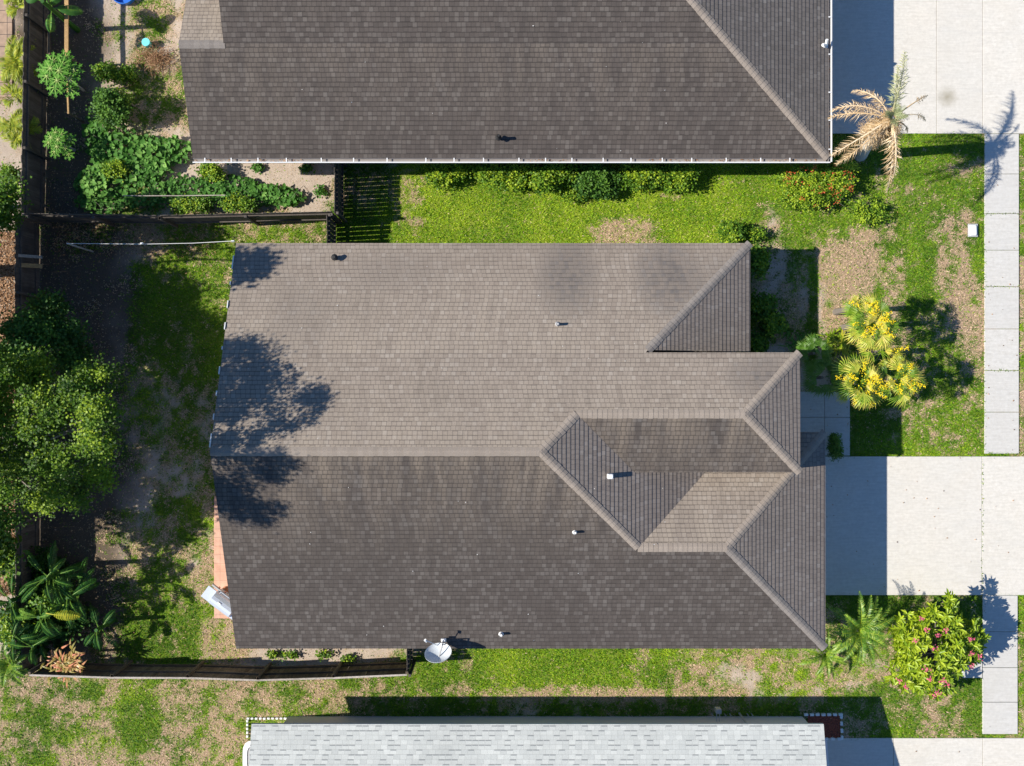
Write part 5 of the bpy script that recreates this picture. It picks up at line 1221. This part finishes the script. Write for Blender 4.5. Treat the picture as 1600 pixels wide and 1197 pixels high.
# terracotta shards and leaf litter
rng = np.random.default_rng(180); k = 9000
px = rng.uniform(-6, 24, k); py = rng.uniform(360, 930, k); P = np.stack([(px - 800) / G, (598.5 - py) / G, rng.uniform(.0, .05, k)], 1)
L = rng.uniform(.03, .11, k); o = leaves('leaf_litter', P, L, L * .55, rng.random(k), M['litter'], None, DIA, (0, .8), rng); tag(o, 'brown fallen leaves covering the strip beyond the left fence', 'leaf litter', kind='stuff')
k = 2600; px = np.concatenate([rng.uniform(80, 340, k // 2), rng.uniform(100, 330, k // 2)]); py = np.concatenate([rng.uniform(345, 400, k // 2), rng.uniform(400, 1030, k // 2)])
P = np.stack([(px - 800) / G, (598.5 - py) / G, rng.uniform(.0, .06, k)], 1); L = rng.uniform(.02, .07, k)
o = leaves('leaf_litter', P, L, L * .5, rng.random(k), M['litter'], None, DIA, (0, .8), rng); tag(o, 'scattered dry leaves on the shaded back yard', 'leaf litter', kind='stuff')
# concrete stone bits under the gutter
# weeds in the paving joints and dark understorey in the lower left clump
k = 700; jx = []; jy = []
for y_ in (334, 448, 579, 709): jx.append(rng.uniform(1540, 1591, 60)); jy.append(rng.normal(y_, .8, 60))
jx.append(rng.normal(1534.5, .8, 160)); jy.append(rng.uniform(715, 928, 160)); jx.append(rng.normal(1537, 1.2, 260)); jy.append(rng.uniform(212, 706, 260))
px = np.concatenate(jx); py = np.concatenate(jy); P = np.stack([(px - 800) / G, (598.5 - py) / G, np.full(len(px), .025)], 1); L = rng.uniform(.02, .06, len(px))
o = leaves('joint_weeds', P, L, L * .5, rng.random(len(px)), M['shrub'], None, DIA, (0, 1), rng); tag(o, 'fine weeds growing in the joints of the sidewalk slabs', 'weeds', kind='stuff')
shrub('dark undergrowth beneath the paddle leaved clump', 60, 965, .9, 1.5, 1.6, 420, 'darkleaf', seed=190, name='undergrowth', cat='bush', tmpl=OVAL, leaf=.12, tshift=-.1)
shrub('shaded low shrub against the inner face of the left fence', 75, 900, 1.0, .7, 1.0, 130, 'darkleaf', seed=191, name='bush', cat='bush', leaf=.09, tshift=-.1)
# small debris: pale specks of leaf and grit blown onto the roofs, clippings on the lawns
rng = np.random.default_rng(200)
def specks(name, label, n, fx, mat, L0, L1):
    P = []
    while len(P) < n:
        q = fx(rng)
        if q is not None: P.append(q)
    P = np.array(P); L = rng.uniform(L0, L1, len(P))
    o = leaves(name, P, L, L * .6, rng.random(len(P)), mat, None, DIA, (0, .6), rng); tag(o, label, 'debris', kind='stuff')
def on_s(r): x, y = r.uniform(-8.8, 5.5), r.uniform(-8.5, -2.2); return (x, y, zS(y) + .03)
def on_n(r): x, y = r.uniform(-8.8, 3.8), r.uniform(-1.9, 4.4); return (x, y, zN(y) + .03)
def on_u(r): x, y = r.uniform(-8.5, 5), r.uniform(7.4, 11.5); return (x, y, zU(y) + .03)
specks('roof_debris', 'pale specks of debris on the roof slopes', 46, lambda r: (on_s, on_n, on_u)[r.integers(0, 3)](r), M['white2'], .02, .05)
specks('dead_leaves', 'dry leaves dropped on the front lawn and driveways', 260, lambda r: (lambda p: (p.x, p.y, .045))(at(r.uniform(1210, 1600), r.uniform(215, 1180) if r.random() < .8 else r.uniform(450, 700))) , M['litter'], .03, .08)

for (px_, py_, h_, rx_, ry_, nm, mt, lf_) in [(28, 880, 1.5, .55, .5, 'leafy bush over the fence line above the paddle leaved clump', 'shrub', .1), (85, 935, 2.2, .5, .4, 'mid green bush between the paddle leaved plants', 'shrub', .11),
        (30, 980, 1.9, .5, .45, 'bright green bush low in the left corner clump', 'lime', .1), (120, 965, 1.4, .5, .4, 'shadowy bush on the right flank of the corner clump', 'darkleaf', .1)]:
    shrub(nm, px_, py_, h_, rx_, ry_, 60, mt, seed=int(px_ * 7), name='bush', cat='bush', tmpl=OVAL, leaf=lf_, per=14, cs=.16, tshift=-.1, aspect=.3)
